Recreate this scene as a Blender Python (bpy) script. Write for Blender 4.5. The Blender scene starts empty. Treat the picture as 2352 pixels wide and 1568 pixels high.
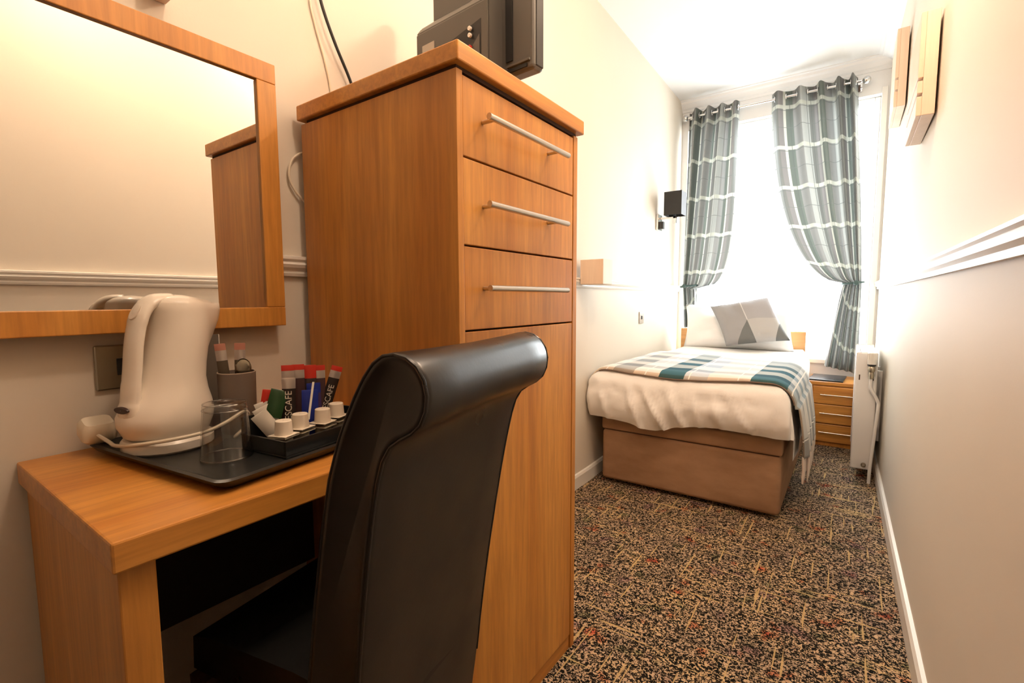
import bpy, bmesh, math, random
from mathutils import Vector, Matrix, noise

random.seed(7)
scene = bpy.context.scene
COL = scene.collection

# ------------------------------------------------------------------ camera
cam_d = bpy.data.cameras.new('camera')
cam_d.sensor_fit = 'HORIZONTAL'
cam_d.sensor_width = 36.0
cam_d.lens = 36.0 * 1100.0 / 2352.0
cam_d.clip_start = 0.02
cam_o = bpy.data.objects.new('camera', cam_d)
COL.objects.link(cam_o)
_r = (0.81649631, 0.57733796, -0.00382799)      # camera right in world axes
_d = (0.04760014, -0.07392291, -0.99612732)     # camera down
_f = (-0.57538509, 0.81315206, -0.08783916)     # camera forward
cam_o.matrix_world = Matrix(((_r[0], -_d[0], -_f[0], 0.0),
                             (_r[1], -_d[1], -_f[1], 0.0),
                             (_r[2], -_d[2], -_f[2], 1.05),
                             (0, 0, 0, 1)))
scene.camera = cam_o

# ------------------------------------------------------------------ view and light
scene.view_settings.view_transform = 'Standard'
scene.view_settings.look = 'None'
scene.view_settings.gamma = 1.0
scene.view_settings.use_curve_mapping = False
scene.view_settings.exposure = 1.05
scene.cycles.max_bounces = 7
scene.cycles.diffuse_bounces = 4
scene.cycles.glossy_bounces = 4
scene.cycles.transmission_bounces = 6
scene.cycles.caustics_reflective = False
scene.cycles.sample_clamp_indirect = 8.0

world = bpy.data.worlds.new('overcast_sky')
scene.world = world
world.use_nodes = True
bgn = world.node_tree.nodes['Background']
bgn.inputs['Color'].default_value = (0.95, 0.98, 1.0, 1)
bgn.inputs['Strength'].default_value = 9.0

portal = bpy.data.lights.new('window_portal', 'AREA')
portal.shape = 'RECTANGLE'
portal.size = 1.30
portal.size_y = 1.95
portal.cycles.is_portal = True
po = bpy.data.objects.new('window_portal', portal)
COL.objects.link(po)
po.location = (-0.56, 4.56, 1.55)
po.rotation_euler = (math.radians(-90), 0, 0)

LAMPS = (((-0.10, 1.55, 2.40), 15.5, 'farther round opal ceiling light, over the floor beside the tall chest'),
         ((-0.25, 0.58, 2.40), 10.0, 'nearer round opal ceiling light, over the front of the tall chest'))
LAMP_COL = (1.0, 0.735, 0.53)

# ------------------------------------------------------------------ helpers
ORG = {}

def link(name, bm, mat, parent=None, smooth=False, origin=None, kind=None, recalc=True):
    if recalc:
        bmesh.ops.recalc_face_normals(bm, faces=bm.faces)
    me = bpy.data.meshes.new(name)
    if origin is None:
        xs = [v.co.x for v in bm.verts]; ys = [v.co.y for v in bm.verts]; zs = [v.co.z for v in bm.verts]
        origin = Vector(((min(xs) + max(xs)) / 2, (min(ys) + max(ys)) / 2, min(zs)))
    origin = Vector(origin)
    bmesh.ops.translate(bm, verts=bm.verts, vec=-origin)
    bm.to_mesh(me); bm.free()
    if smooth:
        for p in me.polygons:
            p.use_smooth = True
        if smooth != 'all':
            me.set_sharp_from_angle(angle=math.radians(38))
    if mat is not None:
        me.materials.append(mat)
    o = bpy.data.objects.new(name, me)
    COL.objects.link(o)
    ORG[o] = origin
    if parent is not None:
        o.parent = parent
        o.location = origin - ORG[parent]
    else:
        o.location = origin
    if kind:
        o['kind'] = kind
    return o

def thing(name, label, cat, loc, group=None):
    o = bpy.data.objects.new(name, None)
    o.empty_display_size = 0.05
    COL.objects.link(o)
    o.location = loc
    ORG[o] = Vector(loc)
    return tag(o, label, cat, group)

def tag(o, label, cat, group=None):
    o['label'] = label
    o['category'] = cat
    if group:
        o['group'] = group
    return o

def struct(name, bm, mat, parent=None, smooth=False):
    return link(name, bm, mat, parent, smooth, kind='structure' if parent is None else None)

def join(bm, other):
    me = bpy.data.meshes.new('tmp')
    other.to_mesh(me); other.free()
    bm.from_mesh(me)
    bpy.data.meshes.remove(me)

def box(x0, x1, y0, y1, z0, z1, bev=0.0, seg=2, bm=None, rot=None):
    b = bmesh.new()
    bmesh.ops.create_cube(b, size=1.0)
    for v in b.verts:
        v.co = Vector(((x0 + x1) / 2 + v.co.x * (x1 - x0), (y0 + y1) / 2 + v.co.y * (y1 - y0), (z0 + z1) / 2 + v.co.z * (z1 - z0)))
    if bev > 0:
        bmesh.ops.bevel(b, geom=b.edges[:], offset=bev, segments=seg, affect='EDGES', profile=0.5)
    if rot is not None:
        bmesh.ops.transform(b, matrix=rot, verts=b.verts)
    if bm is not None:
        join(bm, b)
        return bm
    return b

def rings(rows, closed=True, cap=True, bm=None, uvs=None):
    """skin a list of equally long point rows"""
    b = bmesh.new()
    R = [[b.verts.new(p) for p in row] for row in rows]
    n = len(rows[0])
    uv = b.loops.layers.uv.new('UVMap') if uvs else None
    for i in range(len(R) - 1):
        for j in range(n if closed else n - 1):
            k = (j + 1) % n
            f = b.faces.new((R[i][j], R[i][k], R[i + 1][k], R[i + 1][j]))
            if uv:
                for l, (a, c) in zip(f.loops, ((i, j), (i, j + 1 if not closed else k), (i + 1, j + 1 if not closed else k), (i + 1, j))):
                    l[uv].uv = uvs[a][c]
    if cap and closed:
        b.faces.new(R[0]); b.faces.new(R[-1])
    if bm is not None:
        join(bm, b); return bm
    return b

def lathe(prof, cx, cy, n=28, cap=True, bm=None):
    rows = [[(cx + r * math.cos(2 * math.pi * j / n), cy + r * math.sin(2 * math.pi * j / n), z) for j in range(n)] for r, z in prof]
    return rings(rows, True, cap, bm)

def catmull(pts, k=8):
    P = [Vector(p) for p in pts]
    P = [P[0] * 2 - P[1]] + P + [P[-1] * 2 - P[-2]]
    out = []
    for i in range(1, len(P) - 2):
        for s in range(k):
            t = s / k
            a, b, c, d = P[i - 1], P[i], P[i + 1], P[i + 2]
            out.append(0.5 * ((2 * b) + (c - a) * t + (2 * a - 5 * b + 4 * c - d) * t * t + (3 * b - a - 3 * c + d) * t ** 3))
    out.append(P[-2])
    return out

def tube(pts, r, n=10, bm=None, curve=True, k=8, sx=1.0, up=None):
    C = catmull(pts, k) if curve else [Vector(p) for p in pts]
    rows = []
    prev = None
    for i, p in enumerate(C):
        t = (C[min(i + 1, len(C) - 1)] - C[max(i - 1, 0)]).normalized()
        if prev is None:
            ref = Vector(up) if up else (Vector((0, 0, 1)) if abs(t.z) < 0.9 else Vector((1, 0, 0)))
            u = t.cross(ref).normalized()
        else:
            u = (prev - t * prev.dot(t)).normalized()
        prev = u
        w = t.cross(u)
        rr = r[min(int(i / max(1, len(C) - 1) * (len(r) - 1) + 0.5), len(r) - 1)] if isinstance(r, (list, tuple)) else r
        rows.append([p + u * math.cos(a) * rr * sx + w * math.sin(a) * rr for a in [2 * math.pi * j / n for j in range(n)]])
    return rings(rows, True, True, bm)

def prism(poly, axis, a, b, bm=None):
    """extrude a polygon (2D) along axis 'x','y','z' from a to b"""
    def p3(q, t):
        if axis == 'x': return (t, q[0], q[1])
        if axis == 'y': return (q[0], t, q[1])
        return (q[0], q[1], t)
    return rings([[p3(q, a) for q in poly], [p3(q, b) for q in poly]], True, True, bm)

def sweep(path, prof, bm=None):
    """sweep a profile (offset to the inside, height) along a horizontal path (points x, y, z); inside is to the left of travel"""
    P = [Vector(p) for p in path]
    rows = []
    for i, p in enumerate(P):
        if i == 0: t = P[1] - P[0]
        elif i == len(P) - 1: t = P[-1] - P[-2]
        else: t = (P[i + 1] - P[i]).normalized() + (P[i] - P[i - 1]).normalized()
        t.z = 0; t.normalize()
        nrm = Vector((-t.y, t.x, 0))
        rows.append([p + nrm * a + Vector((0, 0, b)) for a, b in prof])
    return rings(rows, True, True, bm)

def transform(bm, M):
    bmesh.ops.transform(bm, matrix=M, verts=bm.verts)
    return bm

def frame(loc, xdir):
    """matrix whose local x is the horizontal direction xdir"""
    x = Vector((xdir[0], xdir[1], 0)).normalized()
    y = Vector((-x.y, x.x, 0))
    return Matrix(((x.x, y.x, 0, loc[0]), (x.y, y.y, 0, loc[1]), (0, 0, 1, loc[2]), (0, 0, 0, 1)))

# ------------------------------------------------------------------ materials
def mat(name, col, rough=0.5, metal=0.0, spec=0.5, **kw):
    m = bpy.data.materials.new(name)
    m.use_nodes = True
    b = m.node_tree.nodes['Principled BSDF']
    b.inputs['Base Color'].default_value = (*col, 1)
    b.inputs['Roughness'].default_value = rough
    b.inputs['Metallic'].default_value = metal
    b.inputs['Specular IOR Level'].default_value = spec
    for k, v in kw.items():
        b.inputs[k].default_value = v
    return m

class N:
    def __init__(self, m):
        self.t = m.node_tree
        self.b = self.t.nodes['Principled BSDF']
    def new(self, typ, **kw):
        n = self.t.nodes.new(typ)
        for k, v in kw.items():
            setattr(n, k, v)
        return n
    def link(self, a, b):
        self.t.links.new(a, b)
    def coord(self, kind='Object', scale=(1, 1, 1), rand=False, rot=(0, 0, 0)):
        tc = self.new('ShaderNodeTexCoord')
        mp = self.new('ShaderNodeMapping')
        mp.inputs['Scale'].default_value = scale
        mp.inputs['Rotation'].default_value = rot
        src = tc.outputs[kind]
        if rand:
            oi = self.new('ShaderNodeObjectInfo')
            mu = self.new('ShaderNodeVectorMath', operation='SCALE')
            mu.inputs[0].default_value = (3.1, 7.7, 5.3)
            self.link(oi.outputs['Random'], mu.inputs['Scale'])
            ad = self.new('ShaderNodeVectorMath', operation='ADD')
            self.link(src, ad.inputs[0]); self.link(mu.outputs[0], ad.inputs[1])
            src = ad.outputs[0]
        self.link(src, mp.inputs['Vector'])
        return mp.outputs[0]
    def noise(self, vec, scale=5.0, detail=2.0, rough=0.5, dist=0.0):
        n = self.new('ShaderNodeTexNoise')
        n.inputs['Scale'].default_value = scale
        n.inputs['Detail'].default_value = detail
        n.inputs['Roughness'].default_value = rough
        n.inputs['Distortion'].default_value = dist
        self.link(vec, n.inputs['Vector'])
        return n.outputs['Fac']
    def ramp(self, fac, stops, interp='LINEAR'):
        n = self.new('ShaderNodeValToRGB')
        n.color_ramp.interpolation = interp
        e = n.color_ramp.elements
        while len(e) > 1:
            e.remove(e[-1])
        e[0].position = stops[0][0]; e[0].color = (*stops[0][1], 1)
        for p, c in stops[1:]:
            x = e.new(p); x.color = (*c, 1)
        self.link(fac, n.inputs['Fac'])
        return n.outputs['Color']
    def mix(self, fac, a, b, mode='MIX'):
        n = self.new('ShaderNodeMix', data_type='RGBA', blend_type=mode)
        for val, i in ((fac, 0), (a, 6), (b, 7)):
            if isinstance(val, (int, float)): n.inputs[i].default_value = val
            elif isinstance(val, tuple): n.inputs[i].default_value = (*val, 1)
            else: self.link(val, n.inputs[i])
        return n.outputs[2]
    def math(self, op, a, b=0.0, c=0.0):
        n = self.new('ShaderNodeMath', operation=op)
        for i, v in enumerate((a, b, c)):
            if isinstance(v, (int, float)): n.inputs[i].default_value = v
            else: self.link(v, n.inputs[i])
        return n.outputs[0]
    def bump(self, h, strength=0.2, dist=0.002):
        n = self.new('ShaderNodeBump')
        n.inputs['Strength'].default_value = strength
        n.inputs['Distance'].default_value = dist
        self.link(h, n.inputs['Height'])
        self.link(n.outputs[0], self.b.inputs['Normal'])
    def color(self, c):
        self.link(c, self.b.inputs['Base Color'])

def paint(name, col, rough=0.6, bump=0.12, spec=0.3):
    m = mat(name, col, rough, spec=spec)
    n = N(m)
    v = n.coord()
    f = n.noise(v, 2.2, 3)
    n.color(n.mix(f, tuple(c * 0.96 for c in col), tuple(min(1, c * 1.03) for c in col)))
    n.bump(n.noise(v, 180, 2), bump, 0.001)
    return m

def wood(name, axis, lo, hi, rough=0.38, stretch=14.0, vein=1.0):
    m = mat(name, hi, rough)
    n = N(m)
    s = [stretch] * 3
    s['xyz'.index(axis)] = 1.0
    v = n.coord(scale=tuple(s), rand=True)
    broad = n.noise(v, 0.55, 3, 0.55, 0.6)
    fine = n.noise(v, 6.0, 4, 0.6, 0.2)
    c1 = n.ramp(broad, [(0.3, lo), (0.5, tuple((a + b) / 2 for a, b in zip(lo, hi))), (0.68, hi)])
    c2 = n.mix(n.ramp(fine, [(0.36, (1, 1, 1)), (0.62, (0, 0, 0))]), c1, n.mix(0.28 * vein, c1, (0.16, 0.06, 0.015)))
    n.color(c2)
    n.bump(fine, 0.06, 0.0008)
    return m

M_WALL = paint('cream_wall_paint', (0.74, 0.675, 0.575))
M_CEIL = paint('white_ceiling_paint', (0.86, 0.86, 0.86))
M_TRIM = paint('white_gloss_trim', (0.86, 0.84, 0.79), 0.3, 0.03, 0.5)
OAK_LO, OAK_HI = (0.50, 0.185, 0.030), (0.70, 0.325, 0.068)
M_OAKZ = wood('oak_veneer_upright', 'z', OAK_LO, OAK_HI)
M_OAKY = wood('oak_veneer_lengthwise', 'y', OAK_LO, OAK_HI, 0.33)
M_OAKX = wood('oak_veneer_crosswise', 'x', OAK_LO, OAK_HI, 0.33)
M_PALE = wood('pale_birch', 'z', (0.74, 0.56, 0.42), (0.80, 0.64, 0.50), 0.5, vein=0.25)
M_PALEX = wood('pale_headboard_wood', 'x', (0.50, 0.25, 0.09), (0.62, 0.33, 0.13), 0.45, vein=0.6)
M_MODESTY = mat('shaded_modesty_panel', (0.035, 0.022, 0.012), 0.6)  # under-desk shade put into the panel's near-black colour
M_GAP = mat('dark_drawer_gap', (0.05, 0.02, 0.006), 0.8)
M_STEEL = mat('brushed_steel', (0.62, 0.58, 0.53), 0.28, 1.0)
M_CHROME = mat('polished_chrome', (0.72, 0.72, 0.72), 0.10, 1.0)
M_DULLCHROME = mat('tarnished_chrome', (0.42, 0.39, 0.31), 0.28, 1.0)
M_BLACKPL = mat('black_plastic', (0.012, 0.012, 0.012), 0.35)
M_TVBACK = mat('grey_black_tv_plastic', (0.085, 0.080, 0.070), 0.42)
M_TVDARK = mat('dark_recess_plastic', (0.008, 0.008, 0.008), 0.5)
M_SCREEN = mat('black_screen', (0.004, 0.004, 0.005), 0.08)
M_WHITEPL = mat('white_plastic', (0.80, 0.77, 0.71), 0.35)
M_KETTLE = mat('ivory_kettle_plastic', (0.86, 0.79, 0.69), 0.25)
M_KETTLE2 = mat('ivory_kettle_button', (0.74, 0.64, 0.53), 0.3)
M_CORD = mat('ivory_cord', (0.78, 0.70, 0.56), 0.45)
M_ENAMEL = mat('white_enamel', (0.84, 0.82, 0.80), 0.25)
M_BRASSY = mat('nickel_valve', (0.50, 0.45, 0.36), 0.3, 1.0)
M_MIRROR = mat('mirror_glass', (0.93, 0.93, 0.90), 0.0, 1.0)
M_TRAY = mat('black_tray_lacquer', (0.010, 0.012, 0.012), 0.33)
M_CUP = mat('taupe_stoneware', (0.19, 0.145, 0.115), 0.45)
M_FOLDER = mat('grey_card', (0.16, 0.135, 0.11), 0.55)
M_PAPER = mat('white_paper', (0.80, 0.76, 0.68), 0.6)
M_RED = mat('red_foil', (0.55, 0.03, 0.015), 0.35)
M_FADED = mat('faded_red_foil', (0.50, 0.22, 0.16), 0.4)
M_SACHET = mat('black_coffee_foil', (0.022, 0.016, 0.014), 0.33)
M_SILVER = mat('silver_foil', (0.62, 0.55, 0.50), 0.3, 0.6)
M_BLUE = mat('blue_foil', (0.012, 0.03, 0.28), 0.35)
M_GREEN = mat('green_foil', (0.012, 0.05, 0.012), 0.35)
M_INK = mat('pale_print', (0.72, 0.66, 0.56), 0.6)
M_POT = mat('milk_pot_plastic', (0.82, 0.74, 0.62), 0.4)
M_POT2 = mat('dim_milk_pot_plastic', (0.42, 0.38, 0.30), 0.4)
M_LEATHERTAB = mat('dark_booklet_cover', (0.015, 0.024, 0.032), 0.22)
M_TIE = mat('teal_grey_tieback', (0.055, 0.10, 0.10), 0.6)
M_CAMELEDGE = mat('brown_woven_edge', (0.20, 0.135, 0.10), 0.9)

# leather
M_LEATHER = mat('black_leather', (0.008, 0.008, 0.0075), 0.30, spec=0.6)
_n = N(M_LEATHER); _v = _n.coord()
_n.bump(_n.noise(_v, 160, 3), 0.10, 0.001)
_n.link(_n.ramp(_n.noise(_v, 7, 3), [(0.3, (0.26,) * 3), (0.7, (0.42,) * 3)]), _n.b.inputs['Roughness'])

# carpet
M_CARPET = mat('speckled_carpet', (0.2, 0.14, 0.08), 0.95, spec=0.1)
_n = N(M_CARPET); _v = _n.coord()
sp = _n.noise(_v, 112, 2.4, 0.6, 1.2)
mask = _n.ramp(sp, [(0.508, (0, 0, 0)), (0.545, (1, 1, 1))])
sy = _n.noise(_n.coord(scale=(75, 3.4, 1)), 1.0, 1.0)
sx = _n.noise(_n.coord(scale=(2.8, 75, 1)), 1.0, 1.0)
line = _n.math('MAXIMUM', _n.ramp(sy, [(0.67, (0, 0, 0)), (0.70, (0.85,) * 3)]), _n.ramp(sx, [(0.67, (0, 0, 0)), (0.70, (0.85,) * 3)]))
tan_ = _n.ramp(_n.noise(_v, 9, 2), [(0.32, (0.40, 0.29, 0.20)), (0.5, (0.56, 0.40, 0.26)), (0.68, (0.62, 0.44, 0.25))])
spots = _n.ramp(_n.noise(_v, 13, 1.5), [(0.0, (0.5, 0.6, 0.5)), (0.30, (0.55, 0.65, 0.55)), (0.38, (1, 1, 1)), (0.62, (1, 1, 1)), (0.69, (1.0, 0.62, 0.50)), (0.76, (0.95, 0.28, 0.25))])
sp2 = _n.ramp(_n.noise(_n.coord(scale=(1, 1, 1), rot=(0, 0, 0.9)), 10, 1.5), [(0.0, (0.6, 0.5, 0.72)), (0.30, (0.7, 0.6, 0.78)), (0.38, (1, 1, 1))])
tan2 = _n.mix(1.0, _n.mix(1.0, tan_, spots, 'MULTIPLY'), sp2, 'MULTIPLY')
dark = _n.ramp(_n.noise(_v, 30, 2), [(0.35, (0.005, 0.006, 0.005)), (0.65, (0.016, 0.012, 0.009))])
body = _n.mix(mask, dark, tan2)
_n.color(_n.mix(line, body, (0.58, 0.41, 0.19)))
_n.bump(_n.noise(_v, 240, 3), 0.7, 0.004)

# divan fabric
M_DIVAN = mat('brown_suede_fabric', (0.36, 0.21, 0.12), 0.9, spec=0.15)
_n = N(M_DIVAN); _v = _n.coord()
_n.color(_n.ramp(_n.noise(_n.coord(scale=(1, 1, 2.2)), 4, 4, 0.6), [(0.3, (0.29, 0.165, 0.092)), (0.7, (0.42, 0.255, 0.15))]))
_n.bump(_n.noise(_v, 300, 2), 0.3, 0.001)

M_LINEN = mat('white_cotton', (0.90, 0.885, 0.865), 0.85, spec=0.15)
_n = N(M_LINEN); _n.bump(_n.noise(_n.coord(), 8, 4, 0.55, 0.8), 0.25, 0.012)

def translucent_cloth(m, col, amount):
    n = N(m)
    tr = n.new('ShaderNodeBsdfTranslucent')
    n.link(col, tr.inputs['Color'])
    ms = n.new('ShaderNodeMixShader')
    ms.inputs[0].default_value = amount
    out = n.t.nodes['Material Output']
    n.link(n.b.outputs[0], ms.inputs[1]); n.link(tr.outputs[0], ms.inputs[2]); n.link(ms.outputs[0], out.inputs['Surface'])

# curtain plaid on cloth coordinates in metres
def stripes(n, x, period, offset, half):
    a = n.math('FRACT', n.math('ADD', n.math('DIVIDE', x, period), offset))
    d = n.math('ABSOLUTE', n.math('SUBTRACT', a, 0.5))
    return n.math('LESS_THAN', d, half / period)
M_CURTAIN = mat('grey_plaid_curtain', (0.3, 0.3, 0.3), 0.55, spec=0.3)
_n = N(M_CURTAIN)
tc = _n.new('ShaderNodeTexCoord'); sep = _n.new('ShaderNodeSeparateXYZ')
_n.link(tc.outputs['UV'], sep.inputs[0])
U, V = sep.outputs[0], sep.outputs[1]
basec = _n.ramp(_n.math('FRACT', _n.math('DIVIDE', U, 0.36)), [(0.0, (0.150, 0.155, 0.145)), (0.34, (0.205, 0.207, 0.200)), (0.62, (0.125, 0.145, 0.128)), (0.84, (0.180, 0.175, 0.172))], 'CONSTANT')
c = _n.mix(stripes(_n, U, 0.36, 0.24, 0.040), basec, (0.31, 0.325, 0.31))
c = _n.mix(stripes(_n, V, 0.31, 0.12, 0.014), c, (0.40, 0.41, 0.36))
c = _n.mix(stripes(_n, U, 0.36, 0.66, 0.012), c, (0.42, 0.43, 0.38))
for per, off in ((0.18, 0.1), (0.36, 0.42)):
    c = _n.mix(stripes(_n, U, per, off, 0.0022), c, (0.11, 0.12, 0.115))
c = _n.mix(stripes(_n, V, 0.31, 0.04, 0.0020), c, (0.12, 0.13, 0.125))
c = _n.mix(stripes(_n, V, 0.31, 0.62, 0.0020), c, (0.14, 0.15, 0.145))
_n.color(c)
translucent_cloth(M_CURTAIN, c, 0.16)

# throw plaid
M_THROW = mat('teal_plaid_wool', (0.6, 0.6, 0.6), 0.95, spec=0.1)
_n = N(M_THROW)
tc = _n.new('ShaderNodeTexCoord'); sep = _n.new('ShaderNodeSeparateXYZ')
_n.link(tc.outputs['UV'], sep.inputs[0])
U, V = sep.outputs[0], sep.outputs[1]
W_, G_, T_, S_ = (0.82, 0.80, 0.76), (0.46, 0.46, 0.45), (0.065, 0.16, 0.20), (0.62, 0.68, 0.74)
colu = _n.ramp(_n.math('DIVIDE', _n.math('ADD', U, 0.05), 1.8), [(0.0, W_), (0.105, G_), (0.17, W_), (0.25, T_), (0.318, S_), (0.38, W_), (0.485, T_), (0.57, (0.42, 0.50, 0.55)), (0.62, (0.60, 0.60, 0.58)), (0.70, (0.36, 0.36, 0.35)), (0.76, W_), (0.84, (0.42, 0.40, 0.38))], 'CONSTANT')
rowm = _n.ramp(V, [(0.0, (0.80, 0.68, 0.58)), (0.022, (0.95, 0.95, 0.95)), (0.12, (0.62, 0.66, 0.70)), (0.20, (1, 1, 1)), (0.34, (0.72, 0.78, 0.84)), (0.46, (1, 1, 1)), (0.58, (0.70, 0.72, 0.76)), (0.70, (1, 1, 1)), (0.84, (0.74, 0.76, 0.8)), (0.93, (1, 1, 1))], 'CONSTANT')
white_row = _n.ramp(V, [(0.0, (0, 0, 0)), (0.20, (0.45,) * 3), (0.34, (0, 0, 0)), (0.46, (0.55,) * 3), (0.58, (0.1,) * 3), (0.70, (0.5,) * 3)], 'CONSTANT')
c = _n.mix(1.0, _n.mix(white_row, colu, W_), rowm, 'MULTIPLY')
c = _n.mix(stripes(_n, U, 0.225, 0.05, 0.003), c, (0.85, 0.84, 0.8))
_n.color(c)
_n.bump(_n.noise(_n.coord(), 250, 2), 0.4, 0.002)

# cushion patchwork
M_CUSHION = mat('grey_patchwork_cushion', (0.4, 0.4, 0.4), 0.9, spec=0.15)
_n = N(M_CUSHION)
tc = _n.new('ShaderNodeTexCoord'); sep = _n.new('ShaderNodeSeparateXYZ')
_n.link(tc.outputs['UV'], sep.inputs[0])
U, V = sep.outputs[0], sep.outputs[1]
MG, LG, DG = (0.34, 0.33, 0.33), (0.46, 0.45, 0.44), (0.17, 0.175, 0.17)
right = _n.math('GREATER_THAN', U, 0.50)
low = _n.math('LESS_THAN', V, 0.47)
tri = _n.math('LESS_THAN', _n.math('ADD', _n.math('MULTIPLY', _n.math('SUBTRACT', 0.50, U), 1.5), V), 0.47)
rtri = _n.math('LESS_THAN', V, _n.math('MULTIPLY', _n.math('SUBTRACT', U, 0.80), 1.9))
c = _n.mix(right, MG, (0.38, 0.37, 0.38))
c = _n.mix(_n.math('MULTIPLY', right, low), c, LG)
c = _n.mix(_n.math('MULTIPLY', _n.math('SUBTRACT', 1.0, right), tri), c, DG)
c = _n.mix(_n.math('MULTIPLY', right, rtri), c, DG)
seam = _n.math('MULTIPLY', _n.math('LESS_THAN', _n.math('ABSOLUTE', _n.math('SUBTRACT', U, 0.505)), 0.008), _n.math('GREATER_THAN', V, 0.47))
c = _n.mix(seam, c, (0.60, 0.59, 0.58))
_n.color(c)
_n.bump(_n.noise(_n.coord(), 220, 2), 0.3, 0.002)

# lamp shade
M_SHADE = mat('charcoal_shade', (0.030, 0.030, 0.029), 0.8)
M_SHADE2 = mat('paler_shade_side', (0.13, 0.135, 0.15), 0.6)  # one side of the lampshade coloured paler than the others

# glass
def thin_glass(name, tint, ior, rough):
    m = bpy.data.materials.new(name)
    m.use_nodes = True
    t = m.node_tree
    t.nodes.remove(t.nodes['Principled BSDF'])
    tr = t.nodes.new('ShaderNodeBsdfTransparent'); tr.inputs[0].default_value = (*tint, 1)
    gl = t.nodes.new('ShaderNodeBsdfGlossy'); gl.inputs['Roughness'].default_value = rough
    lw_ = t.nodes.new('ShaderNodeLayerWeight'); lw_.inputs[0].default_value = 0.5
    pw = t.nodes.new('ShaderNodeMath'); pw.operation = 'POWER'; pw.inputs[1].default_value = 4.0
    fr = t.nodes.new('ShaderNodeMath'); fr.operation = 'MULTIPLY_ADD'; fr.inputs[1].default_value = 0.9; fr.inputs[2].default_value = ((ior - 1) / (ior + 1)) ** 2
    t.links.new(lw_.outputs['Facing'], pw.inputs[0]); t.links.new(pw.outputs[0], fr.inputs[0])
    ms = t.nodes.new('ShaderNodeMixShader')
    t.links.new(fr.outputs[0], ms.inputs[0]); t.links.new(tr.outputs[0], ms.inputs[1]); t.links.new(gl.outputs[0], ms.inputs[2])
    t.links.new(ms.outputs[0], t.nodes['Material Output'].inputs['Surface'])
    return m
M_PANE = thin_glass('window_pane_glass', (0.97, 0.98, 0.98), 1.45, 0.02)
M_GLASS = thin_glass('clear_tumbler_glass', (0.93, 0.93, 0.92), 1.6, 0.05)

# ------------------------------------------------------------------ room shell
YB, YF = -0.55, 4.42                       # rear wall, window wall
LW = [(-1.207, YB), (-1.207, 1.3), (-1.210, 2.45), (-1.285, YF)]      # left wall line
def XR(y): return 0.226 - 0.016 * y        # right wall line
def XL(y):
    for (x0, y0), (x1, y1) in zip(LW, LW[1:]):
        if y <= y1: return x0 + (x1 - x0) * (y - y0) / (y1 - y0)
    return LW[-1][0]
def ZC(y): return 2.59 + 0.034 * y         # slightly sloping ceiling

b = bmesh.new()
def prismwall(line, out, name, m):
    rows = []
    for (x, y) in line:
        rows.append([(x, y, 0), (x + out, y, 0), (x + out, y, ZC(y) + 0.06), (x, y, ZC(y) + 0.06)])
    return struct(name, rings(rows), m)
prismwall(LW, -0.12, 'wall_left', M_WALL)
prismwall([(XR(YB), YB), (XR(YF), YF)], 0.12, 'wall_right', M_WALL)
struct('wall_rear', box(-1.33, 0.37, YB - 0.12, YB, 0, 2.75), M_WALL)
M_DOOR = wood('added_door_dark_wood', 'z', (0.06, 0.025, 0.010), (0.10, 0.042, 0.016), 0.4)  # unseen door, added dark so the rear end reflects less light
dr = bpy.data.objects.new('added_door', None); COL.objects.link(dr)
dr.location = (-0.45, YB, 0); ORG[dr] = Vector(dr.location); dr['kind'] = 'structure'
link('added_door_leaf', box(-0.85, -0.05, YB + 0.002, YB + 0.040, 0.008, 2.0, 0.003), M_DOOR, dr)
for q in ((-0.93, -0.855, 0, 2.08), (-0.045, 0.03, 0, 2.08), (-0.855, -0.045, 2.005, 2.08)):
    link('added_door_frame', box(q[0], q[1], YB + 0.001, YB + 0.03, q[2], q[3], 0.003), M_DOOR, dr)
link('added_door_handle', tube([(-0.12, YB + 0.04, 1.0), (-0.12, YB + 0.085, 1.0), (-0.20, YB + 0.09, 1.0)], 0.009, 10, k=6), M_STEEL, dr, True)
fl = [(-1.5, YB - 0.15), (0.5, YB - 0.15), (0.5, YF + 0.2), (-1.5, YF + 0.2)]
struct('floor', prism(fl, 'z', -0.08, 0.0), M_CARPET)
rows = [[(-1.45, y, ZC(y)), (0.4, y, ZC(y)), (0.4, y, ZC(y) + 0.08), (-1.45, y, ZC(y) + 0.08)] for y in (YB - 0.15, YF + 0.15)]
struct('ceiling', rings(rows), M_CEIL)

# window wall with one tall opening
WX0, WX1, WZ0, WZ1 = -1.235, 0.105, 0.575, 2.50
b = bmesh.new()
box(LW[-1][0] - 0.12, WX0, YF, YF + 0.16, 0, 2.80, bm=b)
box(WX1, XR(YF) + 0.12, YF, YF + 0.16, 0, 2.80, bm=b)
box(WX0, WX1, YF, YF + 0.16, WZ1, 2.80, bm=b)
box(WX0, WX1, YF, YF + 0.16, 0, WZ0, bm=b)
struct('wall_window', b, M_CEIL)  # whiter than the other walls: lens glare put into the colour

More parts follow.
